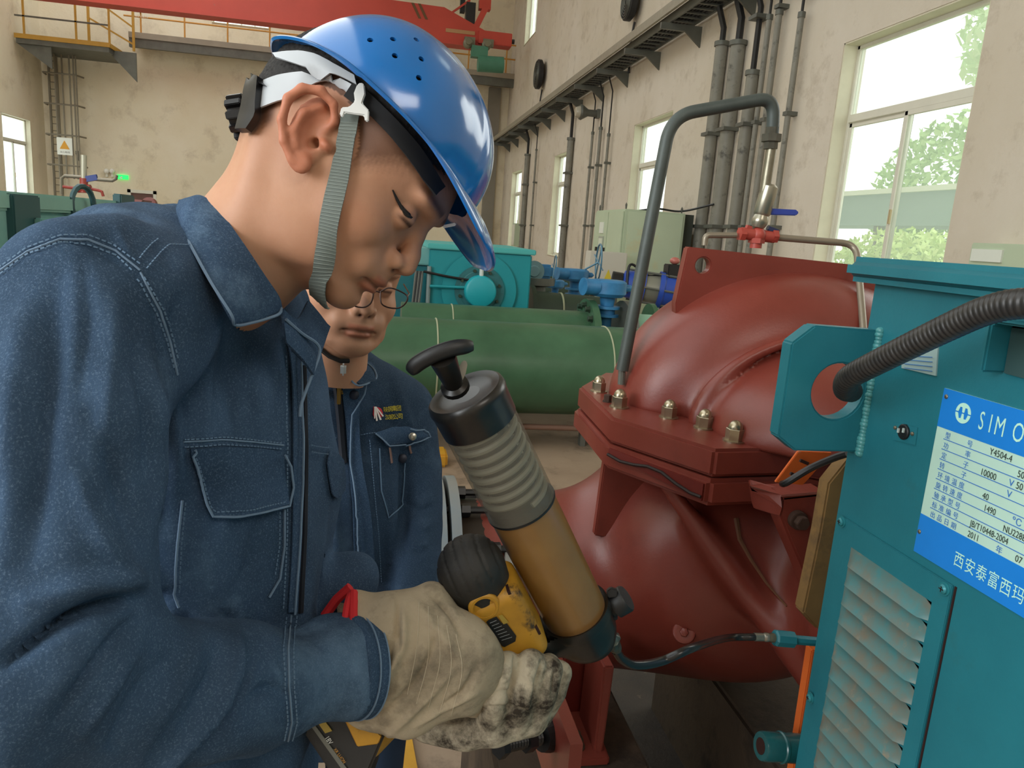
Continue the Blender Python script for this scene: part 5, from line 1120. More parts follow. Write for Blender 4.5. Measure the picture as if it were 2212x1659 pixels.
for L_ in ([(412, 985), (434, 1040), (452, 1095), (464, 1104), (530, 1098), (606, 1080)],): stitch(dj, L_, man, .009, mb=st)
MB().tube(dj.line([(392, 1080), (382, 1180), (376, 1280), (384, 1312)], .002, 8), .0012, 5).make('pocket_edge', piping_m, man, smooth=True)
MB().tube(dj.line([(612, 1100), (612, 1180), (602, 1250), (578, 1290)], .002, 8), .0012, 5).make('pocket_edge', piping_m, man, smooth=True)
for L_ in ([(396, 950), (480, 944), (550, 950), (612, 958)], [(396, 966), (480, 960), (550, 964), (612, 970)], [(-5, 600), (60, 552), (130, 526), (190, 529), (250, 554), (296, 596)], [(0, 580), (60, 536), (130, 509), (190, 510), (250, 533), (305, 575)],
           [(310, 600), (352, 672), (374, 742), (383, 780)], [(296, 605), (338, 678), (360, 745), (374, 800)], [(300, 560), (325, 530), (345, 515)], [(316, 582), (345, 548), (365, 530), (430, 532)], [(400, 1085), (391, 1180), (386, 1290)], [(603, 1105), (602, 1180), (592, 1245)],
           [(640, 1330), (632, 1400), (634, 1480), (640, 1560), (630, 1600)], [(618, 1332), (610, 1400), (614, 1480), (620, 1560), (612, 1600)]): stitch(dj, L_, man, .0014, mb=st)
for L_ in ([(396, 955), (480, 950), (550, 955), (612, 962)], [(629, 1328), (622, 1400), (624, 1480), (630, 1560), (622, 1600)], [(-5, 590), (60, 544), (130, 517), (190, 519), (250, 543), (302, 585)], [(303, 590), (345, 672), (368, 745), (382, 810)]):
    MB().tube(dj.line(L_, .0006, 8), .0009, 5).make('seam', piping_m, man, smooth=True)
# cuff hem band
ca, cb2 = W(Cs(690, 1448, .715)), W(Cs(760, 1439, .7365)); cax = _n(cb2-ca)
hem = MB().lathe(cb2-cax*.004, cax, [(-.004, .0485), (-.001, .0505), (.006, .0505), (.0075, .0495), (.0085, .0508), (.0165, .0508), (.0185, .0495), (.0178, .047), (-.002, .0465)], 56).make('cuff_hem', denim_p, man, smooth=True, angle=60)
for t_ in (.0082, .0178): MB().lathe(cb2-cax*.004, cax, [(t_-.0006, .0498), (t_-.0006, .0513), (t_+.0006, .0513), (t_+.0006, .0498)], 56).make('hem_edge', piping_m, hem, smooth=True)
# front placket and zip
pl, _g = dsheet('front_placket', [(610, 720), (622, 800), (626, 950), (626, 1150), (618, 1320)], [(640, 735), (646, 800), (648, 950), (646, 1150), (638, 1320)], denim_p, man, dj, .004, nv=5, nu=26)
MB().tube(dj.line([(636, 760), (640, 950), (638, 1150), (628, 1322)], .0085, 10), .0012, 5).make('placket_edge', piping_m, pl, smooth=True)
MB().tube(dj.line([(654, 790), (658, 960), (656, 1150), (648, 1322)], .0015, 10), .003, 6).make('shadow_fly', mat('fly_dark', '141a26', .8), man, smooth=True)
for L_ in ([(606, 770), (612, 950), (612, 1150), (604, 1318)], [(662, 960), (700, 966), (705, 968)], [(662, 974), (700, 980)]): stitch(dj, L_, man, .006, mb=st)
lp2, _g = dsheet('pocket_flap', [(706, 972), (726, 985), (742, 1010), (750, 1050)], [(700, 1000), (706, 1040), (712, 1070), (722, 1075)], denim_p, man, dj, .004, nv=4)
st.make('stitching', thread_m, man)['kind'] = 'stuff'
# collar: near wing and far wing, folded over
def csheet(name, rows, m, par, th=.0025): return sheet(name, [[W(Cs(*p)) for p in [tuple(x) for x in cr([np.array(q_, float) for q_ in r_], 6)]] for r_ in rows], m, par, th)
cw = csheet('collar', [
    [(396, 436, .700), (432, 424, .672), (470, 452, .650), (520, 520, .634), (572, 598, .634), (600, 640, .645), (607, 664, .655)],
    [(388, 434, .690), (416, 432, .655), (452, 476, .632), (500, 552, .617), (545, 625, .617), (585, 664, .632), (604, 676, .646)],
    [(383, 450, .680), (402, 462, .640), (432, 506, .618), (474, 578, .603), (520, 655, .604), (560, 684, .622), (598, 682, .640)],
    [(386, 478, .676), (398, 492, .632), (420, 534, .610), (458, 600, .595), (498, 672, .596), (530, 695, .615), (580, 688, .636)],
    [(390, 492, .676), (400, 508, .630), (420, 545, .606), (456, 610, .592), (500, 690, .592), (512, 700, .606), (560, 692, .632)]], denim_p, man)
MB().tube(cr([W(Cs(*p)) for p in ((389, 494, .672), (401, 510, .626), (421, 547, .602), (457, 612, .588), (500, 680, .587), (508, 702, .600), (545, 697, .618), (600, 680, .636), (608, 666, .650))], 5), .0013, 6).make('collar_edge', piping_m, cw, smooth=True)
cw2 = csheet('collar', [[(610, 668, .66), (640, 690, .68), (665, 650, .74)], [(615, 690, .66), (655, 715, .685), (690, 680, .75)], [(622, 720, .662), (668, 755, .69), (705, 700, .755)], [(632, 760, .67), (676, 790, .70), (712, 706, .76)]], denim_p, man)
cw3 = csheet('collar_stand', [[(606, 664, .66), (612, 700, .655), (618, 740, .655)], [(630, 700, .672), (646, 735, .665), (652, 775, .665)], [(660, 740, .70), (680, 770, .69), (676, 810, .685)]], denim_p, man)
MB().tube(cr([W(Cs(*p)) for p in ((618, 690, .655), (652, 720, .675), (684, 742, .695), (690, 765, .70), (672, 815, .688), (652, 870, .682), (648, 900, .68))], 6), .0015, 6).make('collar_edge', piping_m, cw3, smooth=True)
# trousers and boots (below the frame)
s = SDF((-.62, .50, .60), (-.18, 1.60, 1.15), .012)
dn = np.array([0.0, .9776, .2]); dn = M3.T@np.array([0, 0, -1.])
hip = Cs(400, 1700, .82)
for g, o_ in ((-1, .0), (1, .02)):
    a = hip+Sd*.09*g; s.path([a, a+dn*.42+Fd*.03, a+dn*.80], [.10, .075, .06], .03)
    s.cone(a+dn*.84, a+dn*.85+Fd*.14, .045, .038, .02)
s.ell(hip, (.13, .18, .14), .04, R=RR)
V, F = s.mesh(); V = smooth_mesh(V, F, 1); fast_mesh('trousers', W(V), F, mat('trouser_blue', '2f4664', .9, var=.2), man)
# eye, lashes
MB().tube([drh.at(*p, .0006) for p in ((848, 410), (857, 430), (868, 450), (880, 464), (890, 470))], [.0006, .0013, .0016, .0014, .0006], 6).make('eyelashes', hair_m, man, smooth=True)
dsheet('eye', [(866, 440), (876, 452), (886, 462)], [(866, 450), (874, 466), (888, 472)], mat('eye_dark', '1c1411', .15), man, drh, .0006, 5, 9, .0006)
# helmet
hp = mat('helmet_blue', '1c6fbb', .16, coat=.6, var=.06, vscale=10, bump=.02, bscale=30)
hel = thing('safety_helmet', 'glossy blue safety helmet on the head of the man in profile', 'helmet', T1((.005, .06, 0))[0])
NT, NP = 160, 40
def rim(th):
    c = math.cos(th); return (.058+.008*max(0, c)-.012*max(0, -c)**1.5)
def lipL(th):
    t = abs((th+PI) % (2*PI)-PI); fr = .047*(1-sst(.52, .98, np.array(t)))**1.0; bk = .009*sst(2.2, 2.75, np.array(t)); return .0055+float(fr)+float(bk)
rings = []
for j in range(NP+1):
    ph = j/NP*PI/2; row = []
    for i in range(NT):
        th = 2*PI*i/NT; c, s_ = math.cos(th), math.sin(th); ur = rim(th); a, b = (.111 if c > 0 else .0965), .0985; hgt = .153-ur
        rr = math.cos(ph)**.92 if ph < PI/2-1e-6 else 0; zz = math.sin(ph)
        side = abs(s_*rr*b); fr = max(0, c*rr)
        bump_ = .0032*(1-float(sst(.030, .040, np.array(side))))*float(sst(-.1, .3, np.array(c*rr+ (1-rr)*.3)))+.003*float(sst(.055, .075, np.array(side)))*float(sst(.1, .45, np.array(fr)))
        k = 1+bump_/.11
        row.append((.005+a*rr*c*k, ur+hgt*zz*(1+bump_/.2), b*rr*s_*k))
    rings.append(row)
lips = []
for q_, dz in ((.0, 0), (.25, -.0015), (.6, -.007), (.85, -.013), (1., -.018), (1.02, -.020)):
    row = []
    for i in range(NT):
        th = 2*PI*i/NT; c, s_ = math.cos(th), math.sin(th); L_ = lipL(th); t = L_/.05; b_ = rings[0][i]
        if c > 0: d_ = _n(np.array([c+.35*t, s_*(1-.65*t)]))
        else: d_ = _n(np.array([c, s_]))
        drop = dz*(t if c > 0 else max(t, .1)*1.6)
        row.append((b_[0]+d_[0]*L_*q_, b_[1]+drop, b_[2]+d_[1]*L_*q_))
    lips.append(row)
allr = lips[::-1][:-1]+rings; OV = []; nR = len(allr)
rl = math.radians(7)
def TH(a):
    a = np.array(a); u_, s_ = a[:, 1]-.07, a[:, 2]; return T1(np.stack([a[:, 0], .064+u_*math.cos(rl)+s_*math.sin(rl), s_*math.cos(rl)-u_*math.sin(rl)], 1))
for r_ in allr: OV += list(TH(r_))
OV = np.array(OV); idx = lambda j, i: j*NT+i % NT; OF = [(idx(j, i), idx(j, i+1), idx(j+1, i+1), idx(j+1, i)) for j in range(nR-1) for i in range(NT)]
sh_ = mesh('shell', OV, OF, hp, hel, True)
bm = bmesh.new(); bm.from_mesh(sh_.data); bmesh.ops.remove_doubles(bm, verts=bm.verts, dist=2e-4); bmesh.ops.recalc_face_normals(bm, faces=bm.faces)
cen = Vector(T1((.0, .08, 0))[0]-org(hel)); fl_ = max(bm.faces, key=lambda f: (f.calc_center_median()-cen).length if f.calc_center_median().z > cen.z else 0)
bmesh.ops.solidify(bm, geom=bm.faces[:], thickness=-.0026); bm.to_mesh(sh_.data); bm.free()
sh_.data.polygons.foreach_set('use_smooth', [True]*len(sh_.data.polygons)); sh_.data.set_sharp_from_angle(angle=math.radians(50))
dh = Drape(OV, [f for f in OF])
# vent holes cut through the shell
cut = MB(); hol = [(800, 92), (848, 90), (897, 91), (852, 125), (908, 132), (903, 172)]
for p in hol:
    c = dh.at(*p, 0); c2 = dh.at(p[0]+6, p[1], 0); c3 = dh.at(p[0], p[1]+6, 0); n_ = _n(np.cross(c2-c, c3-c)); cut.cyl(c-n_*.008, c+n_*.008, .0026, 16)
co = cut.make('hole_cutter', hp); md = sh_.modifiers.new('b', 'BOOLEAN'); md.operation = 'DIFFERENCE'; md.object = co; md.solver = 'EXACT'
bpy.context.view_layer.update(); dg = bpy.context.evaluated_depsgraph_get(); nm_ = bpy.data.meshes.new_from_object(sh_.evaluated_get(dg))
sh_.modifiers.clear()
if len(nm_.polygons) > 5000: sh_.data = nm_
bpy.data.objects.remove(co)
sh_.data.polygons.foreach_set('use_smooth', [True]*len(sh_.data.polygons)); sh_.data.set_sharp_from_angle(angle=math.radians(50))
for p, r_ in (((805, 157), .0042), ((988, 348), .0034)):
    c = dh.at(*p, 0); c2 = dh.at(p[0]+6, p[1], 0); c3 = dh.at(p[0], p[1]+6, 0); n_ = _n(np.cross(c2-c, c3-c)); n_ = n_ if n_@ray(*p) < 0 else -n_
    MB().lathe(c-n_*.001, n_, [(0, r_), (.0018, r_*.9), (.0028, r_*.5), (.003, .0001)], 18).make('rivet', mat('rivet_beige', 'b3a48c', .3, .4), hel, smooth=True)
MB().tube([dh.at(*p, .0002) for p in ((832, 163), (850, 170), (875, 176), (890, 180))], [.0002, .0005, .0006, .0002], 5).make('scratch', mat('scratch_grey', '6f93a0', .6), hel)
bandm = mat('headband_white', 'b9c0c6', .3, var=.05)
hb, _g = dsheet('headband', [(573, 186), (610, 170), (650, 162), (690, 160), (742, 176), (790, 205)], [(571, 240), (605, 226), (640, 214), (688, 184), (730, 184), (775, 212)], bandm, hel, drh0, .0055, 6, 24, .0018)
dsheet('suspension_strap', [(606, 132), (640, 126), (680, 128), (730, 150), (770, 172)], [(612, 140), (645, 148), (690, 160), (735, 172), (775, 192)], bandm, hel, drh0, .009, 5, 18, .0018)
dsheet('sweatband', [(770, 178), (830, 236), (900, 318), (950, 400)], [(748, 212), (812, 262), (880, 345), (930, 425)], mat('sweatband_black', '17181b', .8), hel, drh, .006, 5, 20, .002)
rm = mat('ratchet_black', '131315', .35)
zz = .652
dsheet('ratchet_bracket', [(560, 176), (552, 215), (546, 250), (536, 292)], [(581, 182), (576, 220), (570, 262), (552, 292)], rm, hel, drh0, .009, 4, 10, .007)
a, b = W(Cs(550, 250, .70)), W(Cs(503, 257, .70)); ax = _n(b-a); kp = []
kn = MB(); 
for k in range(10):
    q0 = 2*PI*k/10; e_ = _n(np.cross(ax, [0, 0, 1.])); e3 = np.cross(ax, e_); kn.obox(a+(e_*math.cos(q0)+e3*math.sin(q0))*.0165+ax*.006, b+(e_*math.cos(q0)+e3*math.sin(q0))*.0165, .007, .009, up=(e_*math.cos(q0)+e3*math.sin(q0)))
kn.lathe(a, ax, [(0, .014), (.004, .017), (.0195, .017), (.0205, .015)], 20); kn.make('ratchet_knob', rm, hel, bevel=.0008)
strap_m = mat('strap_grey', '6f7873', .85, bump=.3, bscale=300)
spx = [[(741, 240), (738, 268), (724, 340), (708, 420), (692, 500), (680, 570), (677, 620), (686, 652)], [(781, 244), (776, 272), (764, 345), (746, 430), (730, 505), (716, 570), (709, 625), (716, 660)]]
sw, G_ = dsheet('chin_strap', spx[0], spx[1], strap_m, hel, drh0, .006, 5, 60, .0014)
rb_ = MB()
for j in range(4, 58): rb_.tube([G_[i][j]+_n(CAM-G_[i][j])*.0009 for i in range(5)], .0005, 4)
rb_.make('webbing_ribs', mat('strap_rib', '858e88', .8), sw)['kind'] = 'stuff'
dk = np.linalg.norm(drh.at(765, 225)-CAM)/np.linalg.norm(ray(765, 225))-.014
MB().prism([P(x, y, dk) for x, y in ((771, 182), (779, 177), (787, 182), (789, 203), (782, 222), (797, 238), (796, 262), (788, 261), (786, 249), (744, 243), (741, 253), (733, 248), (737, 231), (754, 230), (766, 218), (764, 200))], ray(CX, CY)*.0035).make('strap_clip', mat('clip_white', 'd6d8d6', .35), hel, bevel=.0008)
MB().obox(dh.at(955, 492, 0) if False else P(957, 490, .70), P(985, 484, .70), .004, .003).make('front_buckle', mat('buckle_clear', 'c9ced0', .15), hel, bevel=.0008)
# ------------------------------------------------------------------ second man
man2 = thing('person', 'man in glasses and dark blue denim jacket standing behind the helmeted man', 'person', W(Cs(735, 1300, 1.3))*np.array([1, 1, 0]))
f2 = _n(np.array([.52, .26, -.80])); u2 = np.array([.22, -.95, -.18]); sc2 = .98; D2 = 1.12
tipC = Cs(798, 668, 1.02); B2f = f2; uu = _n(u2-f2*(u2@f2)); O2 = tipC-(f2*.124+uu*-.016)*sc2
HW2, T2 = place_head(man2, O2, f2, u2, sc2, -.15)
drh2 = Drape(HW2, HF)
s = SDF((-.42, -.09, .95), (-.06, .72, 1.45), .0055)
F2d = np.array([.35, 0, -.94]); S2d = np.array([.94, 0, .35]); R2 = [F2d, S2d, (0.03, -1, 0)]
s.cone(Cs(728, 860, 1.20), Cs(728, 838, 1.17), .05, .046, .03)
for (px, py, d, a, b, c) in ((715, 900, 1.24, .095, .15, .09), (708, 1060, 1.25, .112, .152, .18), (712, 1260, 1.26, .11, .15, .2), (705, 1450, 1.28, .11, .15, .15)): s.ell(Cs(px, py, d), (a, b, c), .05, R=R2)
s.cone(Cs(740, 830, 1.22), Cs(850, 865, 1.27), .055, .052, .04); s.cone(Cs(740, 830, 1.22), Cs(620, 870, 1.2), .055, .055, .04)
s.path([Cs(866, 880, 1.28), Cs(888, 1010, 1.28), Cs(897, 1140, 1.26), Cs(898, 1270, 1.2), Cs(900, 1330, 1.15)], [.056, .052, .047, .042, .036], .018)
s.path([Cs(600, 900, 1.2), Cs(560, 1150, 1.15)], [.055, .05], .02)
V, F = s.mesh(); V = smooth_mesh(V, F, 2)
fold2 = [([(868, 960), (874, 1080), (868, 1200)], 9, -.010), ([(850, 820), (880, 900), (905, 960)], 9, .004), ([(800, 860), (840, 900), (870, 960)], 8, -.003), ([(880, 1090), (915, 1100), (940, 1090)], 8, -.005), ([(885, 1130), (915, 1140), (938, 1125)], 9, .005), ([(880, 1180), (910, 1190), (938, 1180)], 8, -.005),
         ([(700, 900), (715, 1050), (735, 1250)], 12, .004), ([(820, 1130), (835, 1200), (845, 1270)], 9, -.004), ([(760, 1000), (775, 1130), (790, 1260)], 8, -.003), ([(845, 1000), (850, 1100), (845, 1200)], 10, .004)]
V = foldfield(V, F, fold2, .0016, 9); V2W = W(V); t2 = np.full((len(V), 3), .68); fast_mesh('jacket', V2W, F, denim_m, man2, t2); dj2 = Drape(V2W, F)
st = MB()
plk, _g = dsheet('front_placket', [(733, 812), (744, 900), (752, 1000), (760, 1120), (764, 1262)], [(782, 826), (772, 860), (782, 1000), (800, 1120), (808, 1262)], denim_p, man2, dj2, .005, 5, 24)
MB().tube(dj2.line([(752, 816), (783, 830), (779, 850), (757, 890), (756, 1000), (764, 1120), (770, 1262)], .009, 8), .0013, 5).make('placket_edge', piping_m, plk, smooth=True)
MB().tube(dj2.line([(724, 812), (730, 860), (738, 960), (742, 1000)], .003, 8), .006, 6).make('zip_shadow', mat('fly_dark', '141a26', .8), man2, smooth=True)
zt_ = MB()
for k in range(9): c = dj2.at(729+1.0*k+(k > 4)*0, 822+k*3.2 if k else 820, .008); zt_.box(c-.0012, c+.0012)
zt_.make('zip_teeth', mat('brass', 'b08d4a', .3, .9), man2)
c = dj2.at(731, 850, .010); MB().box(c+np.array([-.003, -.002, -.015]), c+np.array([.003, .001, .012])).make('zip_pull', mat('brass', 'b08d4a', .3, .9), man2, bevel=.0008)
for p in ((703, 850), (761, 852), (870, 988)):
    c = dj2.at(*p, .006); r_ = ray(*p); MB().lathe(c, -r_, [(0, .0075), (.002, .0075), (.003, .005)], 16).make('snap_button', mat('button_dark', '1f2636', .4, .3), man2, smooth=True)
fl2, _g = dsheet('pocket_flap', [(806, 935), (840, 924), (880, 920), (918, 940)], [(830, 962), (850, 958), (885, 952), (908, 950)], denim_p, man2, dj2, .007, 6, 14, puff=.004)
MB().tube(dj2.line([(804, 936), (832, 962), (860, 958), (900, 950), (919, 944), (914, 934), (880, 921)], .014, 6), .0012, 5).make('flap_edge', piping_m, fl2, smooth=True)
c = dj2.at(883, 937, .016); MB().lathe(c, -ray(883, 937), [(0, .0065), (.002, .0065), (.003, .004)], 16).make('snap_button', mat('button_silver', 'a9a79c', .25, .8), fl2, smooth=True)
for L_ in ([(818, 968), (822, 1060), (838, 1118), (868, 1090), (876, 1000)],): MB().tube(dj2.line(L_, .003, 8), .0012, 5).make('pocket_edge', thread_m, man2, smooth=True)
MB().tube(dj2.line([(838, 966), (842, 1000)], .006, 8), .0018, 5).make('pen_clip', mat('clip_rust', '7d6157', .5), man2); MB().tube(dj2.line([(882, 958), (886, 978)], .006, 8), .0018, 5).make('pen_clip', mat('clip_rust', '7d6157', .5), man2)
stitch(dj2, [(762, 942), (800, 935), (812, 934)], man2, .003, mb=st); stitch(dj2, [(797, 950), (812, 1120), (822, 1262)], man2, .004, mb=st); stitch(dj2, [(700, 948), (730, 944)], man2, .003, mb=st)
st.make('stitching', thread_m, man2)['kind'] = 'stuff'
for rws in ([[(778, 772, 1.17), (806, 790, 1.18), (812, 812, 1.17)], [(764, 792, 1.13), (800, 812, 1.14), (812, 822, 1.14)], [(748, 806, 1.12), (776, 830, 1.12), (806, 826, 1.13)]],
            [[(655, 770, 1.15), (680, 790, 1.11), (718, 806, 1.11)], [(650, 800, 1.14), (690, 812, 1.10), (724, 812, 1.105)], [(650, 830, 1.14), (690, 822, 1.11), (722, 822, 1.11)]]):
    csheet('collar', rws, denim_p, man2)
MB().tube(cr([W(Cs(*p)) for p in ((782, 775, 1.165), (806, 795, 1.165), (813, 815, 1.15), (800, 826, 1.13), (772, 832, 1.11), (746, 808, 1.11))], 6), .0016, 5).make('collar_edge', piping_m, man2, smooth=True)
MB().tube([drh2.at(*p, .003) for p in ((690, 748), (712, 768), (735, 778), (752, 777))], .0035, 6).make('chin_strap', mat('strap_dark', '22201f', .8), man2, smooth=True)
MB().box(W(Cs(735, 788, 1.03)), W(Cs(748, 808, 1.05))).make('strap_buckle', mat('buckle_clear', 'c9ced0', .15), man2, bevel=.003)
# chest emblem and embroidery
def dmesh(name, V2, F2, m, par, dr_, off): V = [dr_.at(x, y, off) for x, y in V2]; return mesh(name, V, F2, m, par)
cu_m = mat('embroidery_yellow', 'd8c93a', .8); n = 14
ring_ = [(813+11*math.cos(a), 890+15*math.sin(a)) for a in np.linspace(-PI/2-.25, PI*.42, n)]
dmesh('emblem_red', [(805, 878), (811, 880)]+[(812+13*math.cos(a), 893+14*math.sin(a)) for a in np.linspace(-1.35, .75, 9)]+[(815, 890), (808, 905), (804, 895)], [list(range(14))], mat('emblem_red', 'c9283a', .7), man2, dj2, .0022)
for k, (x, y, w0) in enumerate(((807, 904, 2), (812, 909, 3.6), (820, 907, 4), (825, 900, 2.6))):
    dmesh('emblem_ray', [(805.5+k*.6, 879), (808.5+k*.6, 879), (x+w0/2, y-.5), (x-w0/2, y+.5)], [(0, 1, 2, 3)], mat('emblem_white', 'ece5e2', .7), man2, dj2, .0034)
for s_, x0_, y0_ in (('陕钢集团', 826, 889), ('汉钢公司', 829, 906)):
    for k, ch in enumerate(s_):
        V_, F_ = text('embroidery', ch, None, None, (0, 0, 0), (1, 0, 0), (0, 1, 0), 1); ox, oy = x0_+k*9.6, y0_-k*.9
        if V_: dmesh('embroidery', [(ox+v[0]*11, oy-v[1]*13) for v in V_], F_, cu_m, man2, dj2, .0030)
# glasses
gl = thing('eyeglasses', 'thin dark framed eyeglasses worn by the man in the background', 'glasses', T2((.11, .0, 0))[0])
fm = mat('glasses_frame', '3a2a26', .3, .6)
def gp_(px, py, d=None):
    r = ray(px, py); return CAM+r*(1.012 if d is None else d)
right = [(822, 630), (840, 622), (862, 628), (880, 640), (876, 655), (862, 665), (842, 665), (826, 658), (822, 645), (822, 630)]
left = [(806, 628), (790, 622), (768, 620), (752, 628), (752, 645), (764, 660), (785, 664), (800, 656), (806, 640), (806, 628)]
for L_ in (right, left): MB().tube(cr([gp_(*p) for p in L_], 5), .0011, 6).make('lens_rim', fm, gl, smooth=True)
MB().tube([gp_(806, 632), gp_(814, 629), gp_(822, 632)], .0011, 6).make('bridge', fm, gl, smooth=True)
MB().tube([gp_(880, 640), gp_(884, 634, 1.03), gp_(872, 614, 1.12)], .0012, 6).make('temple', fm, gl, smooth=True)
lm = mat('lens_glass', 'ffffff', .02, trans=1, spec=.5)
MB().prism([gp_(*p) for p in right[:-1]], ray(CX, CY)*.0008).make('lens', lm, gl); MB().prism([gp_(*p) for p in left[:-1]], ray(CX, CY)*.0008).make('lens', lm, gl)
# second man's trousers and boots
s = SDF((-.45, .40, 1.1), (-.10, 1.75, 1.95), .013)
hip = Cs(690, 1400, 1.28)
for g in (-1, 1):
    a = hip+S2d*.085*g; s.path([a, a+dn*.40, a+dn*.84], [.085, .062, .05], .02); s.cone(a+dn*.90, a+dn*.91+F2d*.13, .042, .036, .02)
V, F = s.mesh(); V = smooth_mesh(V, F, 1); fast_mesh('trousers', W(V), F, mat('trouser_blue', '2f4664', .9, var=.2), man2)
# ================================================================== GLOVES AND GREASE GUN
glove_m = mat('canvas_glove', 'b9ab93', .95, var=.2, vscale=16, col2='a39680', stain='5d564b', stain_scale=11, stain_lo=.5, stain_hi=.72, bump=.5, bscale=320, spec=.1)
glove2_m = mat('canvas_glove_dirty', 'c2b8a2', .95, var=.3, vscale=22, col2='a89d89', stain='3a342d', stain_scale=16, stain_lo=.46, stain_hi=.62, bump=.6, bscale=320, spec=.1)
redh = mat('red_hem', 'c8242c', .8)
g1 = thing('work_glove', 'pale canvas work glove with red hem on the near hand', 'glove', W(Cs(880, 1430, .75)))
s = SDF((-.24, .18, .64), (.02, .40, .90), .0024)
zf_ = ((0, 0, 1), .62); gcut = Cs(757, 1412, .76)
s.path([Cs(768, 1412, .765), Cs(830, 1425, .76), Cs(880, 1432, .755), Cs(950, 1432, .755), Cs(1000, 1440, .76)], [.062, .066, .068, .060, .042], .02, flat=zf_)
s.path([Cs(850, 1470, .75), Cs(885, 1530, .752), Cs(880, 1566, .757)], [.045, .030, .016], .02, flat=zf_)
s.path([Cs(770, 1470, .755), Cs(800, 1530, .755), Cs(850, 1560, .755)], [.040, .018, .014], .02, flat=zf_)
s.path([Cs(870, 1340, .755), Cs(930, 1300, .765), Cs(962, 1325, .785), Cs(985, 1372, .80)], [.034, .021, .017, .014], .012)
for k, (x, y) in enumerate(((1000, 1385), (1020, 1425), (1025, 1468), (1005, 1512))):
    s.path([Cs(x-70, y+8, .755), Cs(x, y, .762), Cs(x+18, y+6, .79), Cs(x+5, y+8, .815)], [.020, .0185, .016, .013], .008)
s.put(lambda x, y, z: (x-gcut[0])+0*y+0*z, tuple(gcut-.12), tuple(gcut+np.array([.0, .12, .12])), 0, 's')
V, F = s.mesh(); V = smooth_mesh(V, F, 2)
gf = [([(862, 1290), (858, 1360), (868, 1440)], 7, -.0035), ([(775, 1540), (830, 1470), (868, 1400), (872, 1330)], 9, .005), ([(765, 1500), (815, 1450), (850, 1380)], 8, -.0045), ([(900, 1300), (950, 1370), (1000, 1430)], 12, .003), ([(790, 1570), (880, 1500), (930, 1420), (945, 1350)], 8, -.003),
      ([(840, 1590), (920, 1520), (985, 1440)], 9, .003), ([(950, 1545), (1000, 1500), (1030, 1440)], 7, -.003), ([(900, 1575), (960, 1540), (1030, 1500)], 7, .003), ([(930, 1282), (968, 1320), (1000, 1380)], 6, -.003)]
gf = [(a_, b_, c_*1.7) for a_, b_, c_ in gf]
V = foldfield(V, F, gf, .0013, 21); fast_mesh('glove_body', W(V), F, glove_m, g1); dg1 = Drape(W(V), F)
hm = MB(); hm.tube([dg1.at(764, y, .0) for y in (1280, 1300, 1330, 1352)], .0045, 8); hm.make('red_hem', redh, g1, smooth=True)
c0 = Cs(759, 1412, .765); el = [W(c0+np.array([.0, .062*math.cos(a), .040*math.sin(a)])) for a in np.linspace(0, 2*PI, 40)]; MB().tube(el, .004, 8, cap=False).make('red_hem', redh, g1, smooth=True)
sm = MB()
for L_ in ([(905, 1300), (900, 1400), (880, 1500)], [(925, 1310), (925, 1420), (900, 1520)], [(945, 1330), (950, 1430), (925, 1530)], [(965, 1350), (975, 1440), (950, 1540)], [(985, 1370), (998, 1450), (975, 1545)]): sm.tube(dg1.line([tuple(q_[:2]) for q_ in cr([np.array([*p_, 0.]) for p_ in L_], 6)], .0002, 8), .0004, 4)
sm.make('stitch_lines', mat('glove_thread', 'bfb39c', .9), g1)['kind'] = 'stuff'
g2 = thing('work_glove', 'dirtier canvas glove gripping under the tool, fingers curled upward', 'glove', W(Cs(1080, 1520, .8)))
s = SDF((-.20, .12, .70), (.085, .42, .95), .0024)
s.path([Cs(740, 1300, .875), Cs(820, 1400, .87), Cs(920, 1540, .845), Cs(1000, 1565, .82), Cs(1070, 1560, .80), Cs(1140, 1545, .81)], [.036, .034, .024, .022, .024, .024], .02)
s.path([Cs(925, 1570, .82), Cs(1000, 1590, .80), Cs(1060, 1575, .79)], [.014, .013, .013], .02)
for pts, rd in (([(1062, 1560, .795), (1068, 1500, .768), (1090, 1438, .768), (1098, 1425, .80)], [.019, .0195, .0175, .014]),
                ([(1115, 1565, .80), (1126, 1500, .775), (1146, 1436, .778), (1150, 1424, .81)], [.019, .020, .0175, .014]),
                ([(1150, 1560, .81), (1168, 1495, .788), (1186, 1446, .79), (1185, 1436, .82)], [.017, .018, .015, .013]),
                ([(1165, 1550, .83), (1192, 1492, .808), (1212, 1452, .81), (1206, 1445, .835)], [.015, .0155, .012, .010])):
    s.path([Cs(*p) for p in pts], [r_*.93 for r_ in rd], .0012)
s.path([Cs(960, 1560, .82), Cs(1030, 1500, .85), Cs(1090, 1440, .87)], [.02, .018, .014], .01)
V, F = s.mesh(); V = smooth_mesh(V, F, 2)
gf = [([(1050, 1520), (1080, 1495), (1110, 1500)], 6, -.003), ([(1100, 1520), (1110, 1470), (1128, 1425)], 5, -.003), ([(1060, 1450), (1085, 1470), (1105, 1450)], 5, .002), ([(940, 1560), (1000, 1550), (1060, 1530)], 8, -.003), ([(1150, 1510), (1160, 1470), (1175, 1430)], 5, -.003), ([(1130, 1450), (1150, 1480), (1140, 1520)], 5, .0025)]
gf += [([(1116, 1405), (1112, 1460), (1103, 1525)], 5, -.0065), ([(1172, 1425), (1164, 1480), (1152, 1535)], 5, -.006), ([(1200, 1440), (1192, 1500)], 4, -.004), ([(1085, 1410), (1086, 1450), (1078, 1500)], 11, .002), ([(1143, 1410), (1143, 1460), (1132, 1510)], 10, .002), ([(1050, 1530), (1100, 1530), (1150, 1545)], 5, -.004)]
V = foldfield(V, F, gf, .0007, 33); fast_mesh('glove_body', W(V), F, glove2_m, g2)
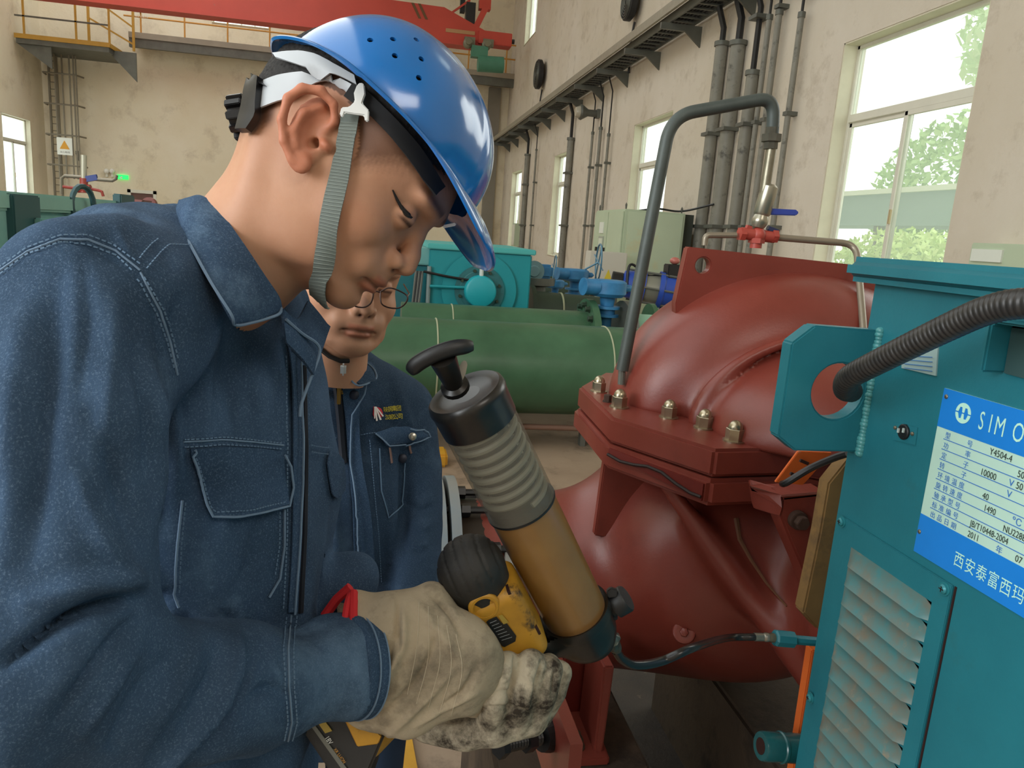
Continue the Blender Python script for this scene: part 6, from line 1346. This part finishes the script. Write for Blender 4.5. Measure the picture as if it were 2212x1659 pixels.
a_ = [W(Cs(x, y, d)) for x, y, d in ((702, 1330, .80), (728, 1294, .80), (757, 1268, .80))]; MB().tube(a_, .0055, 8).make('red_hem', redh, g2, smooth=True)
# --- grease gun
gun = thing('grease_gun', 'yellow and black cordless grease gun with long translucent barrel held in gloves', 'grease gun', W(Cs(1240, 1330, .87)))
A, B = W(Cs(1003, 845, .735)), W(Cs(1246, 1330, .872)); ax = _n(B-A); LB = np.linalg.norm(B-A); r0 = .0385
gb = mat('gun_black', '121315', .33, coat=.1, var=.3, vscale=40, col2='26231f'); gbr = mat('gun_black_rough', '1b1c1e', .45, bump=.1, bscale=200)
clear_m = bpy.data.materials.new('smoky_clear_tube'); clear_m.use_nodes = True; _t = clear_m.node_tree; _t.nodes.clear()
_o = _t.nodes.new('ShaderNodeOutputMaterial'); _a = _t.nodes.new('ShaderNodeBsdfTransparent'); _a.inputs[0].default_value = (.82, .84, .8, 1); _b = _t.nodes.new('ShaderNodeBsdfPrincipled'); _b.inputs['Base Color'].default_value = srgb('a59f90'); _b.inputs['Roughness'].default_value = .3
_x = _t.nodes.new('ShaderNodeMixShader'); _x.inputs[0].default_value = .3; _t.links.new(_a.outputs[0], _x.inputs[1]); _t.links.new(_b.outputs[0], _x.inputs[2]); _t.links.new(_x.outputs[0], _o.inputs[0])
tan_m = mat('grease_filled_tube', '95703f', .32, var=.15, vscale=10, col2='835f36', stain='7a5628', stain_scale=6, stain_lo=.6, stain_hi=.9, sss=.1, coat=.25)
MB().lathe(A, ax, [(.004, r0-.012), (.002, r0-.008), (0, r0-.001), (.002, r0+.0015), (.008, r0+.003), (.012, r0+.002), (.038, r0+.001), (.038, r0-.004)], 56).make('end_cap', gb, gun, smooth=True, angle=45)
MB().lathe(A, ax, [(.0035, 0.001), (.0045, r0-.01)], 40).make('cap_face', gb, gun, smooth=True)
MB().sph(A+ax*.001+_n(np.cross(ax, ray(CX, CY)))*.004-np.array([0, 0, .014]), .006, 12, 8, (1, 1, .6)).make('relief_valve', gb, gun, smooth=True)
tb = MB().lathe(A, ax, [(.036, r0), (.150, r0)], 56); tb.F = tb.F[:-2]; tb = tb.make('clear_tube', clear_m, gun, smooth=True, angle=45)
e1_ = _n(np.cross(ax, [0, 0, 1.])); e2_ = np.cross(ax, e1_); sp_ = MB()
hx = [A+ax*(.040+.096*k_/400)+(r0-.0058)*(e1_*math.cos(2*PI*8*k_/400)+e2_*math.sin(2*PI*8*k_/400)) for k_ in range(401)]
sp_.tube(hx, .0036, 8).make('spring', mat('spring_grey', '8e8a7e', .45), gun, smooth=True)
MB().lathe(A, ax, [(.138, .004), (.138, r0-.003), (.149, r0-.003), (.149, .004)], 40).make('follower', gbr, gun, smooth=True, angle=40)
MB().cyl(A+ax*.01, A+ax*.14, .024, 24).make('follower_rod', mat('spring_core', '3a3a36', .6), gun, smooth=True)
MB().lathe(A, ax, [(.148, r0-.002), (.148, r0+.0006), (.1505, r0+.0006), (.1505, r0-.002)], 56).make('seal_ring', gbr, gun, smooth=True, angle=40)
MB().lathe(A, ax, [(.150, .004), (.150, r0-.001), (LB-.002, r0-.001), (LB-.002, .004)], 64).make('grease_tube', tan_m, gun, smooth=True, angle=45)
# T handle
hA, hB = W(Cs(984, 838, .728)), W(Cs(955, 770, .690)); MB().tube([hA, hA*.9+hB*.1, hA*.85+hB*.15, hB], [.0145, .0140, .0095, .0135], 18).make('plunger_handle', gb, gun, smooth=True)
arcp = cr([W(Cs(*p)) for p in ((888, 802, .693), (905, 784, .690), (940, 765, .687), (980, 752, .688), (1018, 748, .694))], 6)
hb_ = MB(); V = []; F = []; up_ = _n(W(Cs(955, 740, .69))-W(Cs(955, 790, .69))); K = len(arcp)
for i, p in enumerate(arcp):
    T_ = _n(arcp[min(i+1, K-1)]-arcp[max(i-1, 0)]); n1 = _n(np.cross(T_, ray(CX, CY))); n1 = n1 if n1@up_ > 0 else -n1; n2 = np.cross(T_, n1); e_ = 1-.35*(abs(2*i/(K-1)-1))**6
    for k in range(12):
        a = 2*PI*k/12; V.append(p+n1*.0078*e_*np.sign(math.cos(a))*abs(math.cos(a))**.6+n2*.0115*e_*np.sign(math.sin(a))*abs(math.sin(a))**.6)
F = [(i*12+k, i*12+(k+1) % 12, (i+1)*12+(k+1) % 12, (i+1)*12+k) for i in range(K-1) for k in range(12)]+[list(range(12))[::-1], [(K-1)*12+k for k in range(12)]]
hb_.add(V, F); hb_.make('handle_bar', gbr, gun, smooth=True, angle=50)
MB().prism([W(Cs(x, y, .722)) for x, y in ((990, 795), (998, 780), (1006, 778), (1010, 786), (1006, 806), (998, 824), (990, 828))], ray(CX, CY)*.002).make('rod_latch', mat('latch_steel', 'a3a098', .35, .7), gun, bevel=.0008)
# black pump head
s = SDF(tuple(Cs(1100, 1180, .78)-.02), tuple(Cs(1400, 1520, .95)+.01), .0024)
iA, iB = Cs(1003, 845, .735), Cs(1246, 1330, .872); ia = _n(iB-iA); c_ = iB
s.cone(iB-ia*.012, iB+ia*.022, r0+.003, r0+.001, .004)
s.cone(iB+ia*.012, Cs(1165, 1392, .86), .024, .022, .012)
s.cone(iB+ia*.012, Cs(1290, 1385, .885), .022, .016, .012)
s.cone(Cs(1290, 1330, .885), Cs(1325, 1305, .885), .013, .011, .004)
s.put(lambda x, y, z: -((x-c_[0])*ia[0]+(y-c_[1])*ia[1]+(z-c_[2])*ia[2]+.006), tuple(c_-.06), tuple(c_+.06), 0, 's') if False else None
V, F = s.mesh(); V = smooth_mesh(V, F, 1); 
tpos = (V-iA)@ia; rad_ = np.linalg.norm((V-iA)-tpos[:, None]*ia, axis=1)
fk = ~((tpos[F].mean(1) < LB-.010) & (rad_[F].mean(1) < r0+.02))
fast_mesh('pump_head', W(V), F[fk], gb, gun)
MB().lathe(B, ax, [(-.0085, r0+.0005), (-.0115, r0+.004), (-.004, r0+.005), (.002, r0+.004)], 56).make('collar_ring', gb, gun, smooth=True, angle=60)
a, b = W(Cs(1318, 1312, .88)), W(Cs(1346, 1296, .875)); d_ = _n(b-a); MB().lathe(a-d_*.006, d_, [(0, .015), (.006, .016), (.007, .0125), (.012, .0125), (.013, .0165), (.028, .0165), (.03, .015)], 18).make('priming_valve', gbr, gun, smooth=True, angle=40)
MB().prism([W(Cs(x, y, .862)) for x, y in ((1310, 1278), (1320, 1270), (1335, 1275), (1332, 1290), (1314, 1292))], ray(CX, CY)*.008).make('valve_cap', gbr, gun, bevel=.001)
hd = _n(W(Cs(1342, 1425, .905))-W(Cs(1312, 1372, .885))); MB().lathe(W(Cs(1312, 1368, .885)), hd, [(0, .0085), (.008, .0095), (.012, .0125), (.016, .0095), (.026, .008), (.032, .006)], 8).make('hose_fitting', mat('fitting_oily', '5b625a', .35, .5, var=.3, vscale=60), gun, smooth=True, angle=40)
dep = lambda px, py, y: y/ray(px, py)[1]
E_ = PY(1632, 1376, 1.0)
hz = cr([W(Cs(1330, 1405, .90)), W(Cs(1345, 1425, .91)), W(Cs(1375, 1437, .925)), W(Cs(1430, 1428, .95)), W(Cs(1500, 1398, .975)), W(Cs(1570, 1378, dep(1570, 1378, .99))), E_], 10)
MB().tube(hz, .0058, 12).make('grease_hose', mat('hose_black', '1a1a1c', .3, coat=.2), gun, smooth=True)
e2_p = PY(1668, 1377, 1.0); dv = _n(e2_p-E_); L_ = np.linalg.norm(e2_p-E_); MB().lathe(E_-dv*.002, dv, [(0, .0068), (L_*.5, .0068), (L_*.52, .0055), (L_*.62, .0075), (L_*.8, .0075), (L_*.85, .006), (L_*1.05, .006)], 12).make('hose_ferrule', mat('ferrule', '9d9a90', .3, .8), gun, smooth=True, angle=40)
# drill housing
yb = mat('tool_yellow', 'c8932a', .45, var=.3, vscale=18, col2='a87a26', stain='3f2f1a', stain_scale=22, stain_lo=.58, stain_hi=.68)
kb = mat('tool_black', '2a2927', .6, var=.3, vscale=20, bump=.2, bscale=200)
hA_, hB_ = Cs(1020, 1232, .782), Cs(1112, 1400, .826); ha = _n(hB_-hA_)
wv2 = _n(np.cross(ha, [0, 0, 1.])); wv2 = wv2 if wv2[0] > 0 else -wv2; nv2 = np.cross(ha, wv2); nv2 = nv2 if nv2[2] < 0 else -nv2     # sideways and towards the camera
def Dp(t, w_, n_): return hA_+ha*t+wv2*w_+nv2*n_
s = SDF(tuple(Cs(940, 1165, .74)-.01), tuple(Cs(1180, 1440, .90)+.01), .0022)
s.ell(Dp(-.004, 0, .0), (.034, .0345, .034), .01, R=[wv2, nv2, ha]); s.cone(Dp(0, 0, 0), Dp(.045, 0, 0), .034, .032, .01)
s.cone(Dp(.035, -.022, .008), Dp(.09, -.02, .006), .015, .013, .012)
V, F = s.mesh(); V = smooth_mesh(V, F, 2); x, y = pix(V)
l_ = (V-hA_)@ha; w_ = (V-hA_)@wv2
V = V+vnormals(V, F)*(-.0012*((np.abs(((w_+.1) % .0125)-.006) < .0012) & (l_ < .002)))[:, None]
fast_mesh('rear_housing', W(V), F, kb, gun)
s = SDF(tuple(Cs(960, 1200, .74)-.01), tuple(Cs(1190, 1440, .92)+.01), .0022)
def boxf(c, hw, R_, r_):
    R_ = np.array(R_)
    def f(x, y, z):
        px, py, pz = x-c[0], y-c[1], z-c[2]; q = [np.abs(px*R_[i][0]+py*R_[i][1]+pz*R_[i][2])-hw[i]+r_ for i in range(3)]
        return np.sqrt(np.maximum(q[0], 0)**2+np.maximum(q[1], 0)**2+np.maximum(q[2], 0)**2)+np.minimum(np.maximum(np.maximum(q[0], q[1]), q[2]), 0)-r_
    return f
bc = Dp(.068, .010, .002); s.put(boxf(bc, (.029, .033, .048), [wv2, nv2, ha], .012), tuple(bc-.07), tuple(bc+.07), .01)
V, F = s.mesh(); V = smooth_mesh(V, F, 1); fast_mesh('motor_housing', W(V), F, yb, gun); dgn = Drape(W(V), F)
rc = dgn.at(1047, 1313, .002); rn = _n(W(Dp(0, 0, 1))-W(Dp(0, 0, 0)))
MB().lathe(rc-rn*.004, rn, [(0, .0165), (.003, .0165), (.005, .0145), (.005, .0118), (.002, .011), (.002, .001)], 32).make('round_boss', yb, gun, smooth=True, angle=40)
def tool_rect(t0, w0, t1, w1, n_, th, name, m, par, bev=0): return MB().prism([W(Dp(t0, w0, n_)), W(Dp(t1, w0, n_)), W(Dp(t1, w1, n_)), W(Dp(t0, w1, n_))], rn*th).make(name, m, par, bevel=bev)
pt = mesh('rating_label', [dgn.at(*c_q, .0012) for c_q in ((1050, 1342), (1054, 1338), (1072, 1330), (1083, 1344), (1094, 1344), (1115, 1372), (1113, 1384), (1090, 1396), (1084, 1394))], [list(range(9))], mat('label_black', '191b1c', .5), gun)
mesh('label_tab', [dgn.at(*c_q, .0013) for c_q in ((1076, 1329), (1084, 1326), (1099, 1343), (1087, 1347))], [(0, 1, 2, 3)], mat('label_yellow', 'a98f3c', .5), pt)
ll = MB()
for k in range(7):
    a_, b_ = np.array([1058+4.2*k, 1344+6.2*k]), np.array([1072+5.6*k, 1338+6.0*k]); ll.tube([dgn.at(*a_, .0016), dgn.at(*(a_*.5+b_*.5), .0016), dgn.at(*b_, .0016)], .0004, 4)
ll.make('small_print', mat('label_print', '7d8082', .6), pt)['kind'] = 'stuff'
for w0, t0 in ((.030, .03), (.033, .06), (.036, .075), (.028, .02)): c = W(Dp(t0, w0, .026)); MB().obox(c, c+(W(ha)-CAM)*.012, .003, .012, up=rn).make('vent_slot', jm, gun)
# handle hidden in the glove, battery at the foot
s = SDF(tuple(Cs(700, 1380, .72)-.01), tuple(Cs(1100, 1700, .92)+.01), .003)
s.path([Cs(1060, 1400, .825), Cs(960, 1460, .815), Cs(850, 1540, .81), Cs(790, 1580, .81)], [.022, .019, .02, .028], .01)
V, F = s.mesh(); fast_mesh('grip', W(V), F, yb, gun)
dB = .775; bt = [(664, 1560), (700, 1535), (760, 1530), (832, 1588), (800, 1662), (790, 1720), (752, 1730), (655, 1585)]
bat = MB().prism([W(Cs(x, y, dB)) for x, y in bt], ray(CX, CY)*.075).make('battery', kb, gun, bevel=.003)
kk = ray(CX, CY); e_ = _n(W(Cs(745, 1659, dB))-W(Cs(668, 1556, dB))); fz = -kk*.0012
MB().prism([W(Cs(x, y, dB-.0005)) for x, y in ((664, 1556), (671, 1552), (752, 1662), (744, 1668))], fz).make('grey_stripe', mat('stripe_grey', '6b6b62', .5), bat)
MB().prism([W(Cs(x, y, dB-.0005)) for x, y in ((679, 1549), (697, 1549), (718, 1578), (703, 1583))], fz).make('yellow_badge', mat('label_yellow', 'a98f3c', .5), bat)
MB().prism([W(Cs(x, y, dB-.004)) for x, y in ((733, 1530), (762, 1535), (826, 1588), (818, 1606), (772, 1612))], -kk*.002).make('battery_base', yb, bat, bevel=.001)
def timg(s_, x0_, y0_, ux, uy, size, m, nm): 
    V_, F_ = text(nm, s_, None, None, (0, 0, 0), (1, 0, 0), (0, 1, 0), 1); ux, uy = np.array(ux), np.array(uy)
    return mesh(nm, [W(Cs(*(np.array([x0_, y0_])+(ux*v[0]*size[0]+uy*v[1]*size[1])), dB-.0025)) for v in V_], F_, m, bat)
timg('18V', 701, 1594, (.56, .83), (.83, -.56), (11.5, 15), mat('print_white', 'd9d9d2', .5), 'lettering')
timg('XR LI-ION', 720, 1619, (.58, .81), (.81, -.58), (8.5, 10), mat('print_orange', 'c08a3a', .5), 'lettering')
